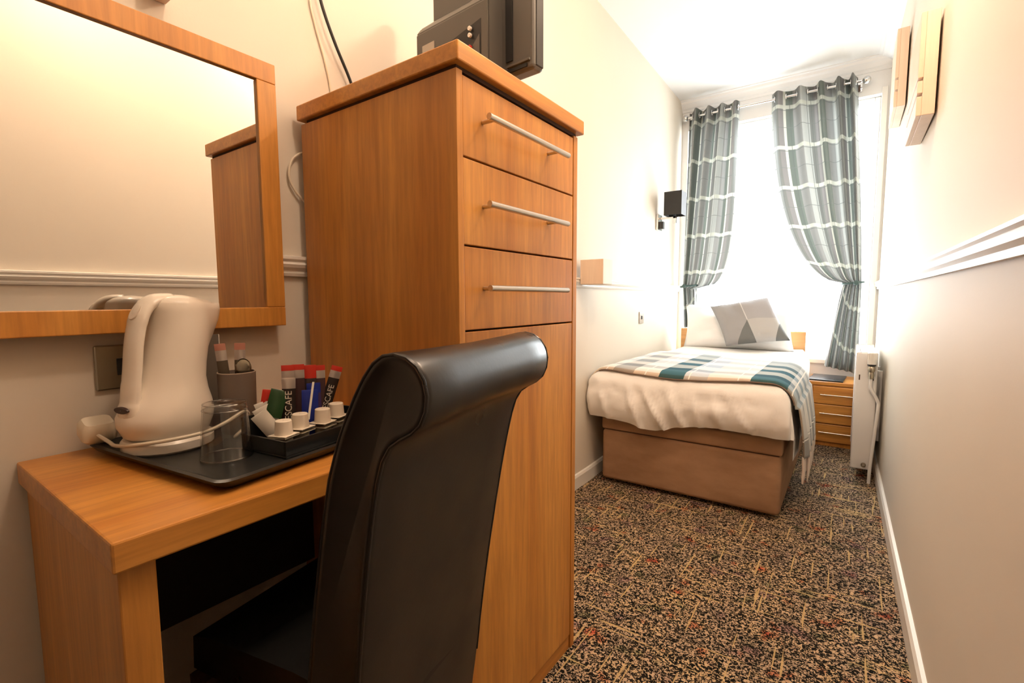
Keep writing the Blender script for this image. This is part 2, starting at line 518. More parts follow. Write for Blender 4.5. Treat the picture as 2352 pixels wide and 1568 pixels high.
win = bpy.data.objects.new('window_1', None); COL.objects.link(win)
win.location = ((WX0 + WX1) / 2, YF + 0.10, WZ0); ORG[win] = Vector(win.location)
win['kind'] = 'structure'
for nm, q in (('window_jamb', (WX0, WX0 + 0.035, WZ0, WZ1)), ('window_jamb', (WX1 - 0.035, WX1, WZ0, WZ1)), ('window_head', (WX0 + 0.035, WX1 - 0.035, WZ1 - 0.035, WZ1)), ('window_bottom_rail', (WX0 + 0.035, WX1 - 0.035, WZ0, WZ0 + 0.04))):
    link(nm, box(q[0], q[1], YF + 0.06, YF + 0.12, q[2], q[3], 0.004), M_TRIM, win)
link('pane', box(WX0 + 0.034, WX1 - 0.034, YF + 0.088, YF + 0.094, WZ0 + 0.039, WZ1 - 0.034), M_PANE, win)
struct('window_sill', box(WX0 - 0.01, WX1 + 0.01, YF - 0.035, YF + 0.06, WZ0 - 0.03, WZ0 + 0.004, 0.006), M_TRIM, win)
# flat architrave at the right of the opening
b = bmesh.new()
box(WX1 + 0.0, WX1 + 0.035, YF - 0.014, YF, WZ0, WZ1 + 0.04, 0.003, bm=b)
struct('trim_1', b, M_TRIM)

# dado rails, skirtings, cornices
RAIL = [(0, 1.112), (0.010, 1.112), (0.013, 1.120), (0.011, 1.126), (0.020, 1.134), (0.024, 1.142), (0.020, 1.150), (0.026, 1.155), (0.026, 1.162), (0, 1.166)]
SK = [(0, 0), (0.016, 0), (0.016, 0.066), (0.010, 0.078), (0, 0.080)]
lw = [(x, y, 0) for x, y in LW][::-1]       # travel towards the rear so that the room is on the left
rw = [(XR(YB), YB, 0), (XR(YF), YF, 0)]
struct('trim_2', sweep(lw, RAIL), M_TRIM, smooth=False)
struct('trim_3', sweep(rw, RAIL), M_TRIM)
struct('baseboard_left', sweep(lw, SK), M_TRIM)
struct('baseboard_right', sweep(rw, SK), M_TRIM)
COR = [(0, 0.0), (0, -0.085), (0.012, -0.085), (0.018, -0.070), (0.032, -0.062), (0.050, -0.040), (0.066, -0.030), (0.074, -0.014), (0.092, -0.012), (0.092, 0.0)]
struct('trim_4', sweep([(XR(YF), YF, ZC(YF) + 0.002), (LW[-1][0], YF, ZC(YF) + 0.002)], COR), M_CEIL)
struct('trim_5', sweep([(XR(YB), YB, ZC(YB) + 0.002), (XR(YF), YF, ZC(YF) + 0.002)], [(a * 0.9, h * 0.5) for a, h in COR]), M_CEIL)

# ------------------------------------------------------------------ ceiling lamp (above the top of the picture)
M_OPAL = mat('opal_glow', (0.9, 0.85, 0.75), 0.4)
M_OPAL.node_tree.nodes['Principled BSDF'].inputs['Emission Color'].default_value = (*LAMP_COL, 1)
M_OPAL.node_tree.nodes['Principled BSDF'].inputs['Emission Strength'].default_value = 6.0
for LP, power, lab in LAMPS:
    lt = thing('ceiling_light', lab, 'lamp', LP, 'ceiling lights')
    zc = ZC(LP[1])
    link('ceiling_plate', lathe([(0.001, zc), (0.055, zc), (0.055, zc - 0.015), (0.02, zc - 0.03), (0.02, zc - 0.06), (0.001, zc - 0.06)], LP[0], LP[1], cap=False), M_CHROME, lt, True)
    link('opal_bulb', lathe([(0.001, zc - 0.06), (0.012, zc - 0.062), (0.018, zc - 0.08), (0.022, zc - 0.10), (0.016, zc - 0.118), (0.001, zc - 0.122)], LP[0], LP[1], 16, cap=False), M_OPAL, lt, 'all')
    ld = bpy.data.lights.new('ceiling_bulb', 'POINT')
    ld.energy = power
    ld.color = LAMP_COL
    ld.shadow_soft_size = 0.05
    lo = bpy.data.objects.new('ceiling_bulb', ld)
    COL.objects.link(lo)
    lo.parent = lt
    lo.location = (0, 0, zc - 0.19 - LP[2])

# ------------------------------------------------------------------ desk
dk = thing('desk', 'orange oak desk with a plain top and side panels under the mirror', 'desk', (-0.95, 0.44, 0))
link('desk_top', box(-1.203, -0.700, 0.168, 0.719, 0.724, 0.764, 0.003), M_OAKY, dk)
link('side_panel', box(-1.190, -0.715, 0.176, 0.216, 0.0, 0.724, 0.002), M_OAKZ, dk)
link('side_panel', box(-1.190, -0.715, 0.699, 0.717, 0.0, 0.724, 0.002), M_OAKZ, dk)
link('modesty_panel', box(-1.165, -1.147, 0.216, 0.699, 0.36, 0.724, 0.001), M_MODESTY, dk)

# ------------------------------------------------------------------ chest of drawers
cx0, cx1, cy0, cy1 = -1.176, -0.645, 0.728, 1.232
ch = thing('chest_of_drawers', 'tall orange oak chest with three drawers over a door', 'chest', ((cx0 + cx1) / 2, (cy0 + cy1) / 2, 0))
link('chest_top', box(cx0 - 0.004, -0.632, cy0 - 0.010, cy1 + 0.014, 1.505, 1.542, 0.003), M_OAKY, ch)
link('side_panel', box(cx0, cx1, cy0, cy0 + 0.018, 0, 1.497, 0.001), M_OAKZ, ch)
link('side_panel', box(cx0, cx1, cy1 - 0.022, cy1, 0, 1.497, 0.001), M_OAKZ, ch)
link('back_panel', box(cx0, cx0 + 0.01, cy0 + 0.018, cy1 - 0.022, 0.0, 1.497), M_OAKZ, ch)
link('carcass_inside', box(cx0 + 0.01, cx1 - 0.022, cy0 + 0.018, cy1 - 0.022, 0.0, 1.505), M_GAP, ch)
link('shadow_strip', box(cx0 + 0.02, cx1 - 0.004, cy0 + 0.004, cy1 - 0.004, 1.497, 1.505), M_GAP, ch)
DY0, DY1 = cy0 + 0.0185, cy1 - 0.0255
def bar_handle(par, y0, y1, z, xf, r=0.0065, stand=0.034):
    h = link('handle', tube([(xf + stand, y0, z), (xf + stand, y1, z)], r, 14, curve=False), M_STEEL, par, True)
    for y in (y0 + 0.022, y1 - 0.045):
        link('handle_post', tube([(xf, y, z), (xf + stand, y, z)], r * 0.7, 10, curve=False), M_STEEL, h, True)
for z0, z1, hz in ((1.3365, 1.490, 1.416), (1.1615, 1.3325, 1.244), (0.9865, 1.1575, 1.073)):
    d = link('drawer', box(cx1 - 0.020, cx1 - 0.0005, DY0, DY1, z0, z1, 0.0015), M_OAKZ, ch)
    bar_handle(d, 0.787, 1.118, hz, cx1)
d = link('door', box(cx1 - 0.020, cx1 - 0.0005, DY0, DY1, 0.045, 0.9825, 0.0015), M_OAKZ, ch)
link('plinth', box(cx1 - 0.022, cx1 - 0.004, DY0, DY1, 0.0, 0.041), M_OAKY, ch)

# ------------------------------------------------------------------ television on the chest, back to the desk
TVM = frame((-0.872, 1.085, 0), (0.996, -0.075))
tv = thing('television', 'small black television seen from behind on top of the tall chest', 'television', (-0.872, 1.085, 1.542))
def tvp(name, bm, m, par=None, smooth=False):
    return link(name, transform(bm, TVM), m, par or tv, smooth)
tvp('panel', box(-0.195, 0.185, 0.0, 0.045, 1.637, 1.965, 0.010, 3), M_TVBACK)
tvp('screen', box(-0.182, 0.172, 0.0445, 0.047, 1.662, 1.952), M_SCREEN)
tvp('bezel_edge', box(0.1795, 0.1875, 0.010, 0.040, 1.645, 1.958, 0.002), M_BLACKPL)
# thicker lower housing with a slanted shoulder and a port recess
hb = rings([[(-0.197, -0.062, 1.640), (-0.197, -0.062, 1.815), (-0.197, -0.045, 1.838), (-0.185, 0.004, 1.880), (-0.185, 0.004, 1.640)],
            [(0.088, -0.062, 1.640), (0.088, -0.062, 1.815), (0.088, -0.045, 1.838), (0.080, 0.004, 1.880), (0.080, 0.004, 1.640)]])
bmesh.ops.bevel(hb, geom=hb.edges[:], offset=0.004, segments=2, affect='EDGES')
hs = tvp('housing', hb, M_TVBACK)
rec = rings([[(-0.10, -0.0628, 1.660), (0.062, -0.0628, 1.660), (0.062, -0.0628, 1.772), (-0.085, -0.0628, 1.745)],
             [(-0.10, -0.060, 1.660), (0.062, -0.060, 1.660), (0.062, -0.060, 1.772), (-0.085, -0.060, 1.745)]])
rc = tvp('port_recess', rec, M_TVDARK, hs)
tvp('recess_floor', prism([(-0.02, 1.660), (0.058, 1.660), (0.058, 1.735), (0.02, 1.70)], 'y', -0.0645, -0.0628), M_TVBACK, hs)
tvp('channel', box(0.096, 0.118, -0.004, 0.002, 1.672, 1.955), M_TVDARK)
tvp('vent_rib', box(0.10, 0.175, -0.006, 0.001, 1.656, 1.662, 0.001), M_TVBACK)
tvp('vent_slot', box(0.075, 0.165, -0.003, 0.001, 1.644, 1.652), M_TVDARK)
for z, m in ((1.755, M_WHITEPL), (1.738, M_WHITEPL), (1.708, M_RED)):
    tvp('socket_ring', transform(lathe([(0.001, 0), (0.0055, 0), (0.0055, 0.006), (0.001, 0.006)], 0, 0, 12, False), Matrix.Translation((0.028, -0.066, z)) @ Matrix.Rotation(math.radians(90), 4, 'X')), m, hs, True)
tvp('plug', tube([(-0.02, -0.075, 1.672), (0.012, -0.080, 1.690), (0.030, -0.072, 1.684)], 0.009, 10), mat('beige_plug', (0.62, 0.42, 0.30), 0.5), hs, True)
tvp('rating_label', box(-0.168, -0.118, -0.0635, -0.0615, 1.70, 1.775), mat('grey_white_label', (0.42, 0.38, 0.32), 0.6), hs)
tvp('stand_neck', box(-0.04, 0.04, 0.005, 0.035, 1.556, 1.645, 0.004), M_BLACKPL)
tvp('stand_foot', box(-0.13, 0.13, -0.055, 0.085, 1.542, 1.557, 0.005), M_BLACKPL)

# ------------------------------------------------------------------ cables on the left wall
o = link('black_cable', tube([(-1.19, 0.742, 2.05), (-1.185, 0.787, 1.90), (-1.185, 0.810, 1.822), (-1.185, 0.845, 1.745), (-1.188, 0.895, 1.660), (-1.192, 0.925, 1.58), (-1.193, 0.935, 1.50)], 0.0042, 8), M_BLACKPL, None, True)
tag(o, 'black cable running down the wall behind the tall chest', 'cable')
o = link('white_cable', tube([(-1.203, 0.790, 2.05), (-1.203, 0.783, 1.86), (-1.203, 0.797, 1.78), (-1.203, 0.822, 1.70), (-1.203, 0.838, 1.62), (-1.203, 0.84, 1.5)], 0.0028, 8), M_CORD, None, True)
tag(o, 'thin white cable on the wall beside the black cable', 'cable')
o = link('white_cable', tube([(-1.197, 0.80, 1.44), (-1.197, 0.752, 1.438), (-1.197, 0.715, 1.415), (-1.197, 0.702, 1.372), (-1.197, 0.716, 1.335), (-1.197, 0.750, 1.306), (-1.197, 0.80, 1.29)], 0.0032, 8), M_CORD, None, True)
tag(o, 'white cable loop poking out from behind the tall chest', 'cable')

# ------------------------------------------------------------------ mirror
MY0, MY1, MZ0, MZ1, MW = -0.16, 0.655, 0.987, 1.611, 0.046
mi = thing('wall_mirror', 'large rectangular mirror in a flat oak frame above the desk', 'mirror', (-1.195, (MY0 + MY1) / 2, MZ0))
fx0, fx1 = -1.180, -1.158
link('frame_rail', box(fx0, fx1, MY0, MY1, MZ1 - MW, MZ1, 0.002), M_OAKZ, mi)
link('frame_rail', box(fx0, fx1, MY0, MY1, MZ0, MZ0 + MW, 0.002), M_OAKZ, mi)
link('frame_stile', box(fx0, fx1, MY0, MY0 + MW, MZ0 + MW, MZ1 - MW, 0.002), M_OAKZ, mi)
link('frame_stile', box(fx0, fx1, MY1 - MW, MY1, MZ0 + MW, MZ1 - MW, 0.002), M_OAKZ, mi)
link('mirror_glass', box(-1.177, -1.166, MY0 + MW - 0.004, MY1 - MW + 0.004, MZ0 + MW - 0.004, MZ1 - MW + 0.004), M_MIRROR, mi)

# ------------------------------------------------------------------ grooved wooden wall blocks
def wall_block(label, xw, sgn, y0, y1, z0, z1, dep, grooves):
    t = thing('wall_block', label, 'wall decor', ((xw + sgn * dep / 2), (y0 + y1) / 2, z0), 'grooved wooden wall blocks')
    zs = [z0]
    for g in grooves:
        zs += [z0 + g, z0 + g + 0.010]
    zs.append(z1)
    xa, xb = sorted((xw, xw + sgn * (dep - 0.014)))
    link('backing_block', box(xa, xb, y0, y1, z0, z1, 0.0015), M_PALE, t)
    xa, xb = sorted((xw + sgn * (dep - 0.014), xw + sgn * dep))
    for i in range(0, len(zs), 2):
        link('face_board', box(xa, xb, y0, y1, zs[i], zs[i + 1], 0.0015), M_PALE, t)
wall_block('nearer grooved wooden block on the right wall', XR(2.46) - 0.001, -1, 2.06, 2.44, 1.632, 1.950, 0.047, (0.060, 0.108))
wall_block('farther, higher grooved wooden block on the right wall', XR(3.52) - 0.001, -1, 3.12, 3.50, 1.995, 2.365, 0.047, (0.072, 0.128))
wall_block('wooden block just showing above the mirror at the top left', -1.206, 1, 0.405, 0.450, 1.668, 2.02, 0.045, (0.065, 0.115))
o = link('wooden_cube', box(-1.183, -1.052, 2.30, 2.42, 1.126, 1.256, 0.003), M_PALE)
tag(o, 'small plain wooden cube on the dado rail past the tall chest', 'wall decor')

# ------------------------------------------------------------------ sockets
def socket(label, x, y0, y1, z0, z1, m, sw):
    t = thing('wall_socket', label, 'socket', (x, (y0 + y1) / 2, z0))
    link('plate', box(x, x + 0.007, y0, y1, z0, z1, 0.003), m, t)
    for (a, b_, c_, d_) in sw:
        link('switch', box(x + 0.007, x + 0.010, y0 + a, y0 + b_, z0 + c_, z0 + d_, 0.001), M_BLACKPL, t)
socket('tarnished chrome double socket on the wall behind the kettle', -1.206, 0.286, 0.432, 0.873, 0.962, M_DULLCHROME, ((0.034, 0.048, 0.028, 0.062), (0.062, 0.084, 0.020, 0.036), (0.100, 0.122, 0.020, 0.036)))
socket('small silver wall switch beside the bed on the left wall', XL(3.37) + 0.001, 3.335, 3.42, 0.872, 0.957, M_STEEL, ((0.034, 0.050, 0.030, 0.055),))

# ------------------------------------------------------------------ tray with tea things
TR = frame((-0.965, 0.432, 0.764), (0.992, 0.125))      # local x towards the desk front
tr = thing('serving_tray', 'black rectangular serving tray on the desk', 'tray', (-0.965, 0.432, 0.764))
def rrect(hx, hy, r, n=5):
    out = []
    for cx, cy, a0 in ((hx - r, hy - r, 0), (-hx + r, hy - r, 90), (-hx + r, -hy + r, 180), (hx - r, -hy + r, 270)):
        for i in range(n + 1):
            a = math.radians(a0 + 90 * i / n)
            out.append((cx + r * math.cos(a), cy + r * math.sin(a)))
    return out
def layer(hx, hy, r, z): return [(x, y, z) for x, y in rrect(hx, hy, r)]
b = rings([layer(0.190, 0.132, 0.018, 0.0), layer(0.205, 0.147, 0.022, 0.009), layer(0.212, 0.154, 0.022, 0.019), layer(0.206, 0.148, 0.02, 0.021), layer(0.193, 0.135, 0.018, 0.013), layer(0.188, 0.130, 0.018, 0.012)])
link('tray_body', transform(b, TR), M_TRAY, tr, True)
TZ = 0.7762

# kettle
KC = Vector((-1.046, 0.350, TZ))
KM = frame(KC, (-0.286, 0.958))             # local x: towards the spout
kt = thing('electric_kettle', 'ivory plastic jug kettle on the black tray', 'kettle', KC)
def kp(name, bm, m, par=None, smooth=True):
    return link(name, transform(bm, KM), m, par or kt, smooth)
kp('power_base', lathe([(0.069, 0.0), (0.073, 0.004), (0.073, 0.018), (0.069, 0.023), (0.05, 0.024)], 0, 0, 36), M_KETTLE)
secs = [(0.0245, 0.0, 0.062, 0.058, 0), (0.030, 0.0, 0.070, 0.063, 0), (0.050, 0.0, 0.080, 0.068, 0), (0.066, 0.001, 0.081, 0.069, 0), (0.085, 0.004, 0.074, 0.066, 0), (0.105, 0.008, 0.064, 0.061, 0),
        (0.128, 0.012, 0.057, 0.057, 0.0), (0.155, 0.017, 0.054, 0.056, 0.004), (0.183, 0.023, 0.052, 0.055, 0.012), (0.210, 0.028, 0.052, 0.054, 0.024), (0.235, 0.031, 0.052, 0.052, 0.034), (0.255, 0.030, 0.052, 0.050, 0.041), (0.268, 0.028, 0.051, 0.048, 0.043)]
rows = []
for z, c, a, bb, s in secs:
    row = []
    for j in range(36):
        t = 2 * math.pi * j / 36
        x = c + a * math.cos(t)
        y = bb * math.sin(t)
        w = max(0.0, math.cos(t)) ** 7
        row.append((x + s * w, y * (1 - 0.3 * w), z))
    rows.append(row)
for sc_, z in ((0.93, 0.274), (0.75, 0.280), (0.4, 0.284), (0.05, 0.285)):
    row = []
    for (x, y, zz) in rows[12]:
        row.append((0.028 + (x - 0.028) * sc_, y * sc_, z - 0.10 * max(0, x - 0.03) * sc_))
    rows.append(row)
kp('jug_body', rings(rows), M_KETTLE, smooth='all')
hp = [(0.015, 0, 0.276), (-0.014, 0, 0.273), (-0.036, 0, 0.250), (-0.049, 0, 0.205), (-0.056, 0, 0.150), (-0.062, 0, 0.105), (-0.066, 0, 0.075), (-0.062, 0, 0.050)]
kp('handle', tube(hp, [0.012, 0.0115, 0.011, 0.0105, 0.0105, 0.011, 0.012, 0.012], 18, sx=2.0, up=(0, 0, 1)), M_KETTLE, smooth='all')
b = lathe([(0.001, 0.0), (0.012, 0.0), (0.013, -0.002), (0.013, -0.006), (0.001, -0.006)], 0, 0, 20, False)
kp('switch_button', transform(b, Matrix.Translation((-0.0445, 0.0, 0.2555)) @ Matrix.Rotation(math.radians(-58), 4, 'Y') @ Matrix.Diagonal((1.35, 0.95, 1, 1))), M_KETTLE2)
b = lathe([(0.001, 0.0), (0.0145, 0.0), (0.0145, -0.004), (0.001, -0.004)], 0, 0, 24, False)
kp('badge', transform(b, Matrix.Translation((-0.0800, 0.0, 0.084)) @ Matrix.Rotation(math.radians(-100), 4, 'Y') @ Matrix.Diagonal((0.42, 1.15, 1, 1))), mat('dark_badge', (0.03, 0.006, 0.004), 0.3))

# kettle cord looped round the base, with its plug
cz = TZ
pts = [(-1.130, 0.262, cz + 0.030), (-1.108, 0.276, cz + 0.014), (-1.070, 0.275, cz + 0.014), (-1.015, 0.284, cz + 0.022), (-0.970, 0.322, cz + 0.029), (-0.955, 0.375, cz + 0.034), (-0.958, 0.415, cz + 0.044), (-0.962, 0.446, cz + 0.056), (-0.972, 0.462, cz + 0.050), (-0.982, 0.462, cz + 0.024), (-0.982, 0.440, cz + 0.006), (-1.0, 0.455, cz + 0.004)]
co = thing('kettle_cord', 'ivory mains cord looped around the kettle base with its plug', 'cord', (-1.05, 0.30, cz))
link('cord', tube(pts, 0.0034, 8), M_CORD, co, True)
b = rings([[(-1.150 + x, 0.270 + y, z) for x, y in rrect(hx, hy, 0.010)] for hx, hy, z in ((0.018, 0.020, cz + 0.004), (0.024, 0.026, cz + 0.012), (0.024, 0.026, cz + 0.034), (0.019, 0.021, cz + 0.043))])
R_ = Matrix.Translation((-1.145, 0.285, cz + 0.024)) @ Matrix.Rotation(math.radians(18), 4, 'Y') @ Matrix.Translation((1.145, -0.285, -cz - 0.016))
link('plug_body', transform(b, R_), M_CORD, co, True)

# grey card standing behind the kettle
b = box(-0.058, 0.058, -0.002, 0.002, 0.0, 0.200, 0.0005)
o = link('grey_leaflet', transform(b, frame((-1.140, 0.424, TZ), (0.20, 0.98))), M_FOLDER)
tag(o, 'grey leaflet standing upright behind the kettle spout', 'leaflet')
b = box(0.0585, 0.0605, -0.003, 0.003, 0.0, 0.200, 0.0005)
link('pale_edge', transform(b, frame((-1.140, 0.424, TZ), (0.20, 0.98))), M_PAPER, o)

# cup of sachets
CC = (-1.037, 0.474)
cp = lathe([(0.001, TZ), (0.031, TZ), (0.033, TZ + 0.004), (0.0345, TZ + 0.06), (0.0355, TZ + 0.125), (0.0335, TZ + 0.126), (0.0325, TZ + 0.06), (0.030, TZ + 0.008), (0.001, TZ + 0.008)], CC[0], CC[1], 32, False)
o = tag(link('cup', cp, M_CUP, None, True), 'tall taupe cup behind the glass on the tray', 'cup')
link('pale_rim', lathe([(0.0352, TZ + 0.1250), (0.0355, TZ + 0.1268), (0.0338, TZ + 0.1268), (0.0340, TZ + 0.1250)], CC[0], CC[1], 32, False), mat('pale_cup_rim', (0.62, 0.52, 0.42), 0.4), o, True)

TXT = {}
def text_mesh(s):
    if s not in TXT:
        cu = bpy.data.curves.new('lettering', 'FONT')
        cu.body = s; cu.align_x = 'CENTER'; cu.align_y = 'CENTER'; cu.size = 1.0; cu.extrude = 0.0
        ob = bpy.data.objects.new('lettering_tmp', cu)
        COL.objects.link(ob)
        bpy.context.view_layer.update()
        me = bpy.data.meshes.new_from_object(ob.evaluated_get(bpy.context.evaluated_depsgraph_get()))
        bpy.data.objects.remove(ob)
        TXT[s] = me
    return TXT[s]

VIEW = Vector((0.855, -0.519, 0)).normalized()     # towards the desk chair's side of the room
def stick(label, base, top, w, m, capm, band=None, text=None, face=VIEW, group='coffee sachets on the tea tray', cat='sachet', name='coffee_sachet'):
    """flat pillow packet from base to top with crimped coloured end"""
    B, T = Vector(base), Vector(top)
    a = (T - B); L = a.length; a.normalize()
    s = a.cross(Vector(face)).normalized(); n = s.cross(a).normalized()
    t = thing(name, label, cat, B, group)
    def slab(f0, f1, th):
        rows = []
        k = 7
        for i in range(k):
            f = f0 + (f1 - f0) * i / (k - 1)
            e = max(0.12, math.sin(math.pi * min(1, max(0, f))) ** 0.4) * th
            c = B + a * (L * f)
            rows.append([c - s * w / 2, c - s * w * 0.25 - n * e * 0.9, c + s * w * 0.25 - n * e * 0.9, c + s * w / 2, c + s * w * 0.25 + n * e * 0.9, c - s * w * 0.25 + n * e * 0.9])
        return rings(rows)
    link('wrapper', slab(0.0, 0.80, 0.0035), m, t, True)
    link('band', slab(0.80, 0.92, 0.0035), band or capm, t, True)
    link('crimped_end', slab(0.92, 1.0, 0.0035), capm, t, True)
    if text:
        me = text_mesh(text)
        b = bmesh.new(); b.from_mesh(me)
        h = w * 0.50
        sc = h / 0.7
        wid = max(v.co.x for v in b.verts) - min(v.co.x for v in b.verts)
        scx = min(sc, L * 0.70 / wid)
        M = Matrix(((a.x * scx, -s.x * sc, n.x, 0), (a.y * scx, -s.y * sc, n.y, 0), (a.z * scx, -s.z * sc, n.z, 0), (0, 0, 0, 1)))
        if (s.cross(a)).dot(Vector(face)) < 0:
            pass
        c = B + a * (L * 0.43) + n * 0.0042
        transform(b, Matrix.Translation(c) @ M)
        link('lettering', b, M_INK, t)
    return t

for i, (dx, dy, lab) in enumerate(((-0.006, -0.020, 'coffee sachet nearest the kettle in the taupe cup'), (0.006, 0.004, 'coffee sachet standing in the middle of the taupe cup'))):
    stick(lab, (CC[0] + dx * 0.6, CC[1] + dy * 0.6, TZ + 0.012), (CC[0] + dx * 1.5, CC[1] + dy * 1.3, TZ + 0.186), 0.020, mat('brown_foil_%d' % i, (0.10, 0.075, 0.05), 0.3), M_FADED, M_SILVER, group='sachets in the taupe cup')
# spoon in the cup, bowl upwards
b = bmesh.new()
bmesh.ops.create_uvsphere(b, u_segments=18, v_segments=10, radius=1.0)
for v in b.verts:
    v.co = Vector((v.co.x * 0.004 - (0.004 if abs(v.co.y) < 0.8 and v.co.x > 0 else 0), v.co.y * 0.015, v.co.z * 0.020))
sp = thing('teaspoon', 'dark teaspoon bowl standing up out of the taupe cup', 'spoon', (CC[0] + 0.018, CC[1] + 0.002, TZ + 0.02))
link('spoon_bowl', transform(b, Matrix.Translation((CC[0] + 0.021, CC[1] + 0.004, TZ + 0.135)) @ Matrix.Rotation(math.radians(-25), 4, 'Z')), M_DULLCHROME, sp, True)
link('spoon_handle', tube([(CC[0] + 0.021, CC[1] + 0.004, TZ + 0.118), (CC[0] + 0.012, CC[1], TZ + 0.02)], 0.002, 8, curve=False), M_DULLCHROME, sp, True)

# upturned tumbler
GC = (-0.886, 0.382)
b = lathe([(0.0410, TZ), (0.0415, TZ + 0.001), (0.0340, TZ + 0.092), (0.0325, TZ + 0.097), (0.001, TZ + 0.098), (0.001, TZ + 0.091), (0.0305, TZ + 0.089), (0.0320, TZ + 0.086), (0.0390, TZ + 0.001), (0.0410, TZ)], GC[0], GC[1], 40, False)
bmesh.ops.remove_doubles(b, verts=b.verts, dist=0.00005)
o = tag(link('glass_tumbler', b, M_GLASS, None, 'all'), 'clear tumbler turned upside down at the front of the tray', 'glass')
M_RIM = thin_glass('thick_glass_rim', (0.80, 0.80, 0.78), 2.6, 0.12)
for r_, z_ in ((0.0402, TZ + 0.0022), (0.0332, TZ + 0.0955), (0.0345, TZ + 0.0855)):
    link('glass_rim', tube([(GC[0] + r_ * math.cos(2 * math.pi * k / 40), GC[1] + r_ * math.sin(2 * math.pi * k / 40), z_) for k in range(41)], 0.0011, 6, curve=False), M_RIM, o, True)

# condiment box
BM_ = frame((-0.858, 0.522, TZ), (0.992, 0.125))
bx = thing('condiment_box', 'black open condiment box holding milk pots and sachets', 'box', (-0.858, 0.522, TZ))
for nm, q in (('box_floor', (-0.062, 0.062, -0.098, 0.090, 0, 0.004)), ('box_wall', (0.058, 0.062, -0.098, 0.090, 0.004, 0.030)), ('box_wall', (-0.062, -0.058, -0.098, 0.090, 0.004, 0.060)), ('box_wall', (-0.058, 0.058, -0.098, -0.094, 0.004, 0.030)), ('box_wall', (-0.058, 0.058, 0.086, 0.090, 0.004, 0.052))):
    link(nm, transform(box(*q, 0.001), BM_), M_TRAY, bx)

def pot(label, x, y, z, up, m, group):
    t = thing('milk_pot', label, 'milk pot', (x, y, z), group)
    if up:   # standing on its lid
        pr = [(0.001, z + 0.0265), (0.0128, z + 0.0265), (0.0138, z + 0.0255), (0.0155, z + 0.002), (0.0155, z + 0.0012)]
        lid = z
    else:
        pr = [(0.001, z), (0.0125, z), (0.0135, z + 0.001), (0.0155, z + 0.0245), (0.0155, z + 0.0252)]
        lid = z + 0.0252
    link('pot_body', lathe(pr, x, y, 22, False), m, t, True)
    link('foil_lid', transform(box(-0.0185, 0.0185, -0.0185, 0.0185, 0, 0.0012), Matrix.Translation((x, y, lid)) @ Matrix.Rotation(math.radians(20), 4, 'Z')), m, t)
names = ('white milk pot nearest the glass in the condiment box', 'second white milk pot from the glass', 'third white milk pot from the glass', 'white milk pot farthest from the glass, beside the chair')
for (x, y, dz), nm in zip(((-0.824, 0.452, 0.0), (-0.832, 0.489, 0.004), (-0.830, 0.534, 0.005), (-0.848, 0.577, 0.006)), names):
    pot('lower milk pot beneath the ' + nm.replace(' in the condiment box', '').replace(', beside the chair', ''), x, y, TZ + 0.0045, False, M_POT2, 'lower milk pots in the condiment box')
    pot(nm, x, y, TZ + 0.0325 + dz, True, M_POT, 'upturned milk pots in the condiment box')

# sachets in the box
S0 = TZ + 0.006
stick('black lettered coffee sachet standing behind the first milk pots', (-0.876, 0.491, S0 + 0.015), (-0.874, 0.494, 0.902), 0.024, M_SACHET, M_SILVER, M_SILVER, 'NESCAFE')
stick('black lettered coffee sachet leaning right beside the chair', (-0.890, 0.566, S0 + 0.010), (-0.872, 0.600, 0.912), 0.022, M_SACHET, M_RED, M_SILVER, 'NESCAFE')
for i, (x, y, z, lab) in enumerate(((-0.905, 0.510, 0.922, 'leftmost red-ended sachet at the back of the condiment box'), (-0.905, 0.532, 0.921, 'second red-ended sachet from the left at the back'), (-0.897, 0.553, 0.918, 'third red-ended sachet from the left at the back'), (-0.892, 0.570, 0.916, 'rightmost red-ended sachet of the back bunch'))):
    stick(lab, (x + 0.004, y - 0.003, S0), (x, y, z), 0.023, mat('dark_foil_%d' % i, (0.05 + 0.02 * (i % 2), 0.036, 0.035), 0.3), M_RED, M_SILVER if i != 2 else M_RED)
stick('blue sachet between the milk pots', (-0.858, 0.524, S0), (-0.858, 0.527, 0.875), 0.030, M_BLUE, M_BLUE, group='tea and sugar packets in the condiment box', name='tea_sachet')
stick('purple-blue sachet behind the far milk pots', (-0.876, 0.548, S0), (-0.876, 0.546, 0.884), 0.026, mat('purple_foil', (0.06, 0.035, 0.12), 0.35), M_BLUE, group='tea and sugar packets in the condiment box', name='tea_sachet')
o = link('stirrer', box(-0.002, 0.002, -0.0008, 0.0008, -0.036, 0.036, 0.0003, bm=None), M_WHITEPL, origin=(0, 0, 0))
o.location = (-0.838, 0.516, 0.858); o.rotation_euler = (math.radians(-19), 0, math.radians(30))
tag(o, 'thin white stirrer leaning between the milk pots', 'stirrer')
stick('green tea sachet lying beside the sugar packets', (-0.880, 0.462, 0.830), (-0.882, 0.480, 0.880), 0.030, M_GREEN, M_GREEN, M_GREEN, group='tea and sugar packets in the condiment box', name='tea_sachet')
stick('small red packet poking up by the sugar packets', (-0.905, 0.455, 0.810), (-0.903, 0.468, 0.880), 0.018, M_RED, M_RED, M_RED, group='tea and sugar packets in the condiment box', name='tea_sachet')
for i, lab in enumerate(('foremost white sugar packet in the condiment box', 'middle white sugar packet in the condiment box', 'rearmost white sugar packet in the condiment box')):
    stick(lab, (-0.868 - 0.010 * i, 0.470 + 0.002 * i, S0 + 0.006), (-0.882 - 0.012 * i, 0.437 + 0.010 * i, 0.842 + 0.008 * i), 0.030, M_PAPER, M_PAPER, M_PAPER, group='tea and sugar packets in the condiment box', name='sugar_packet')

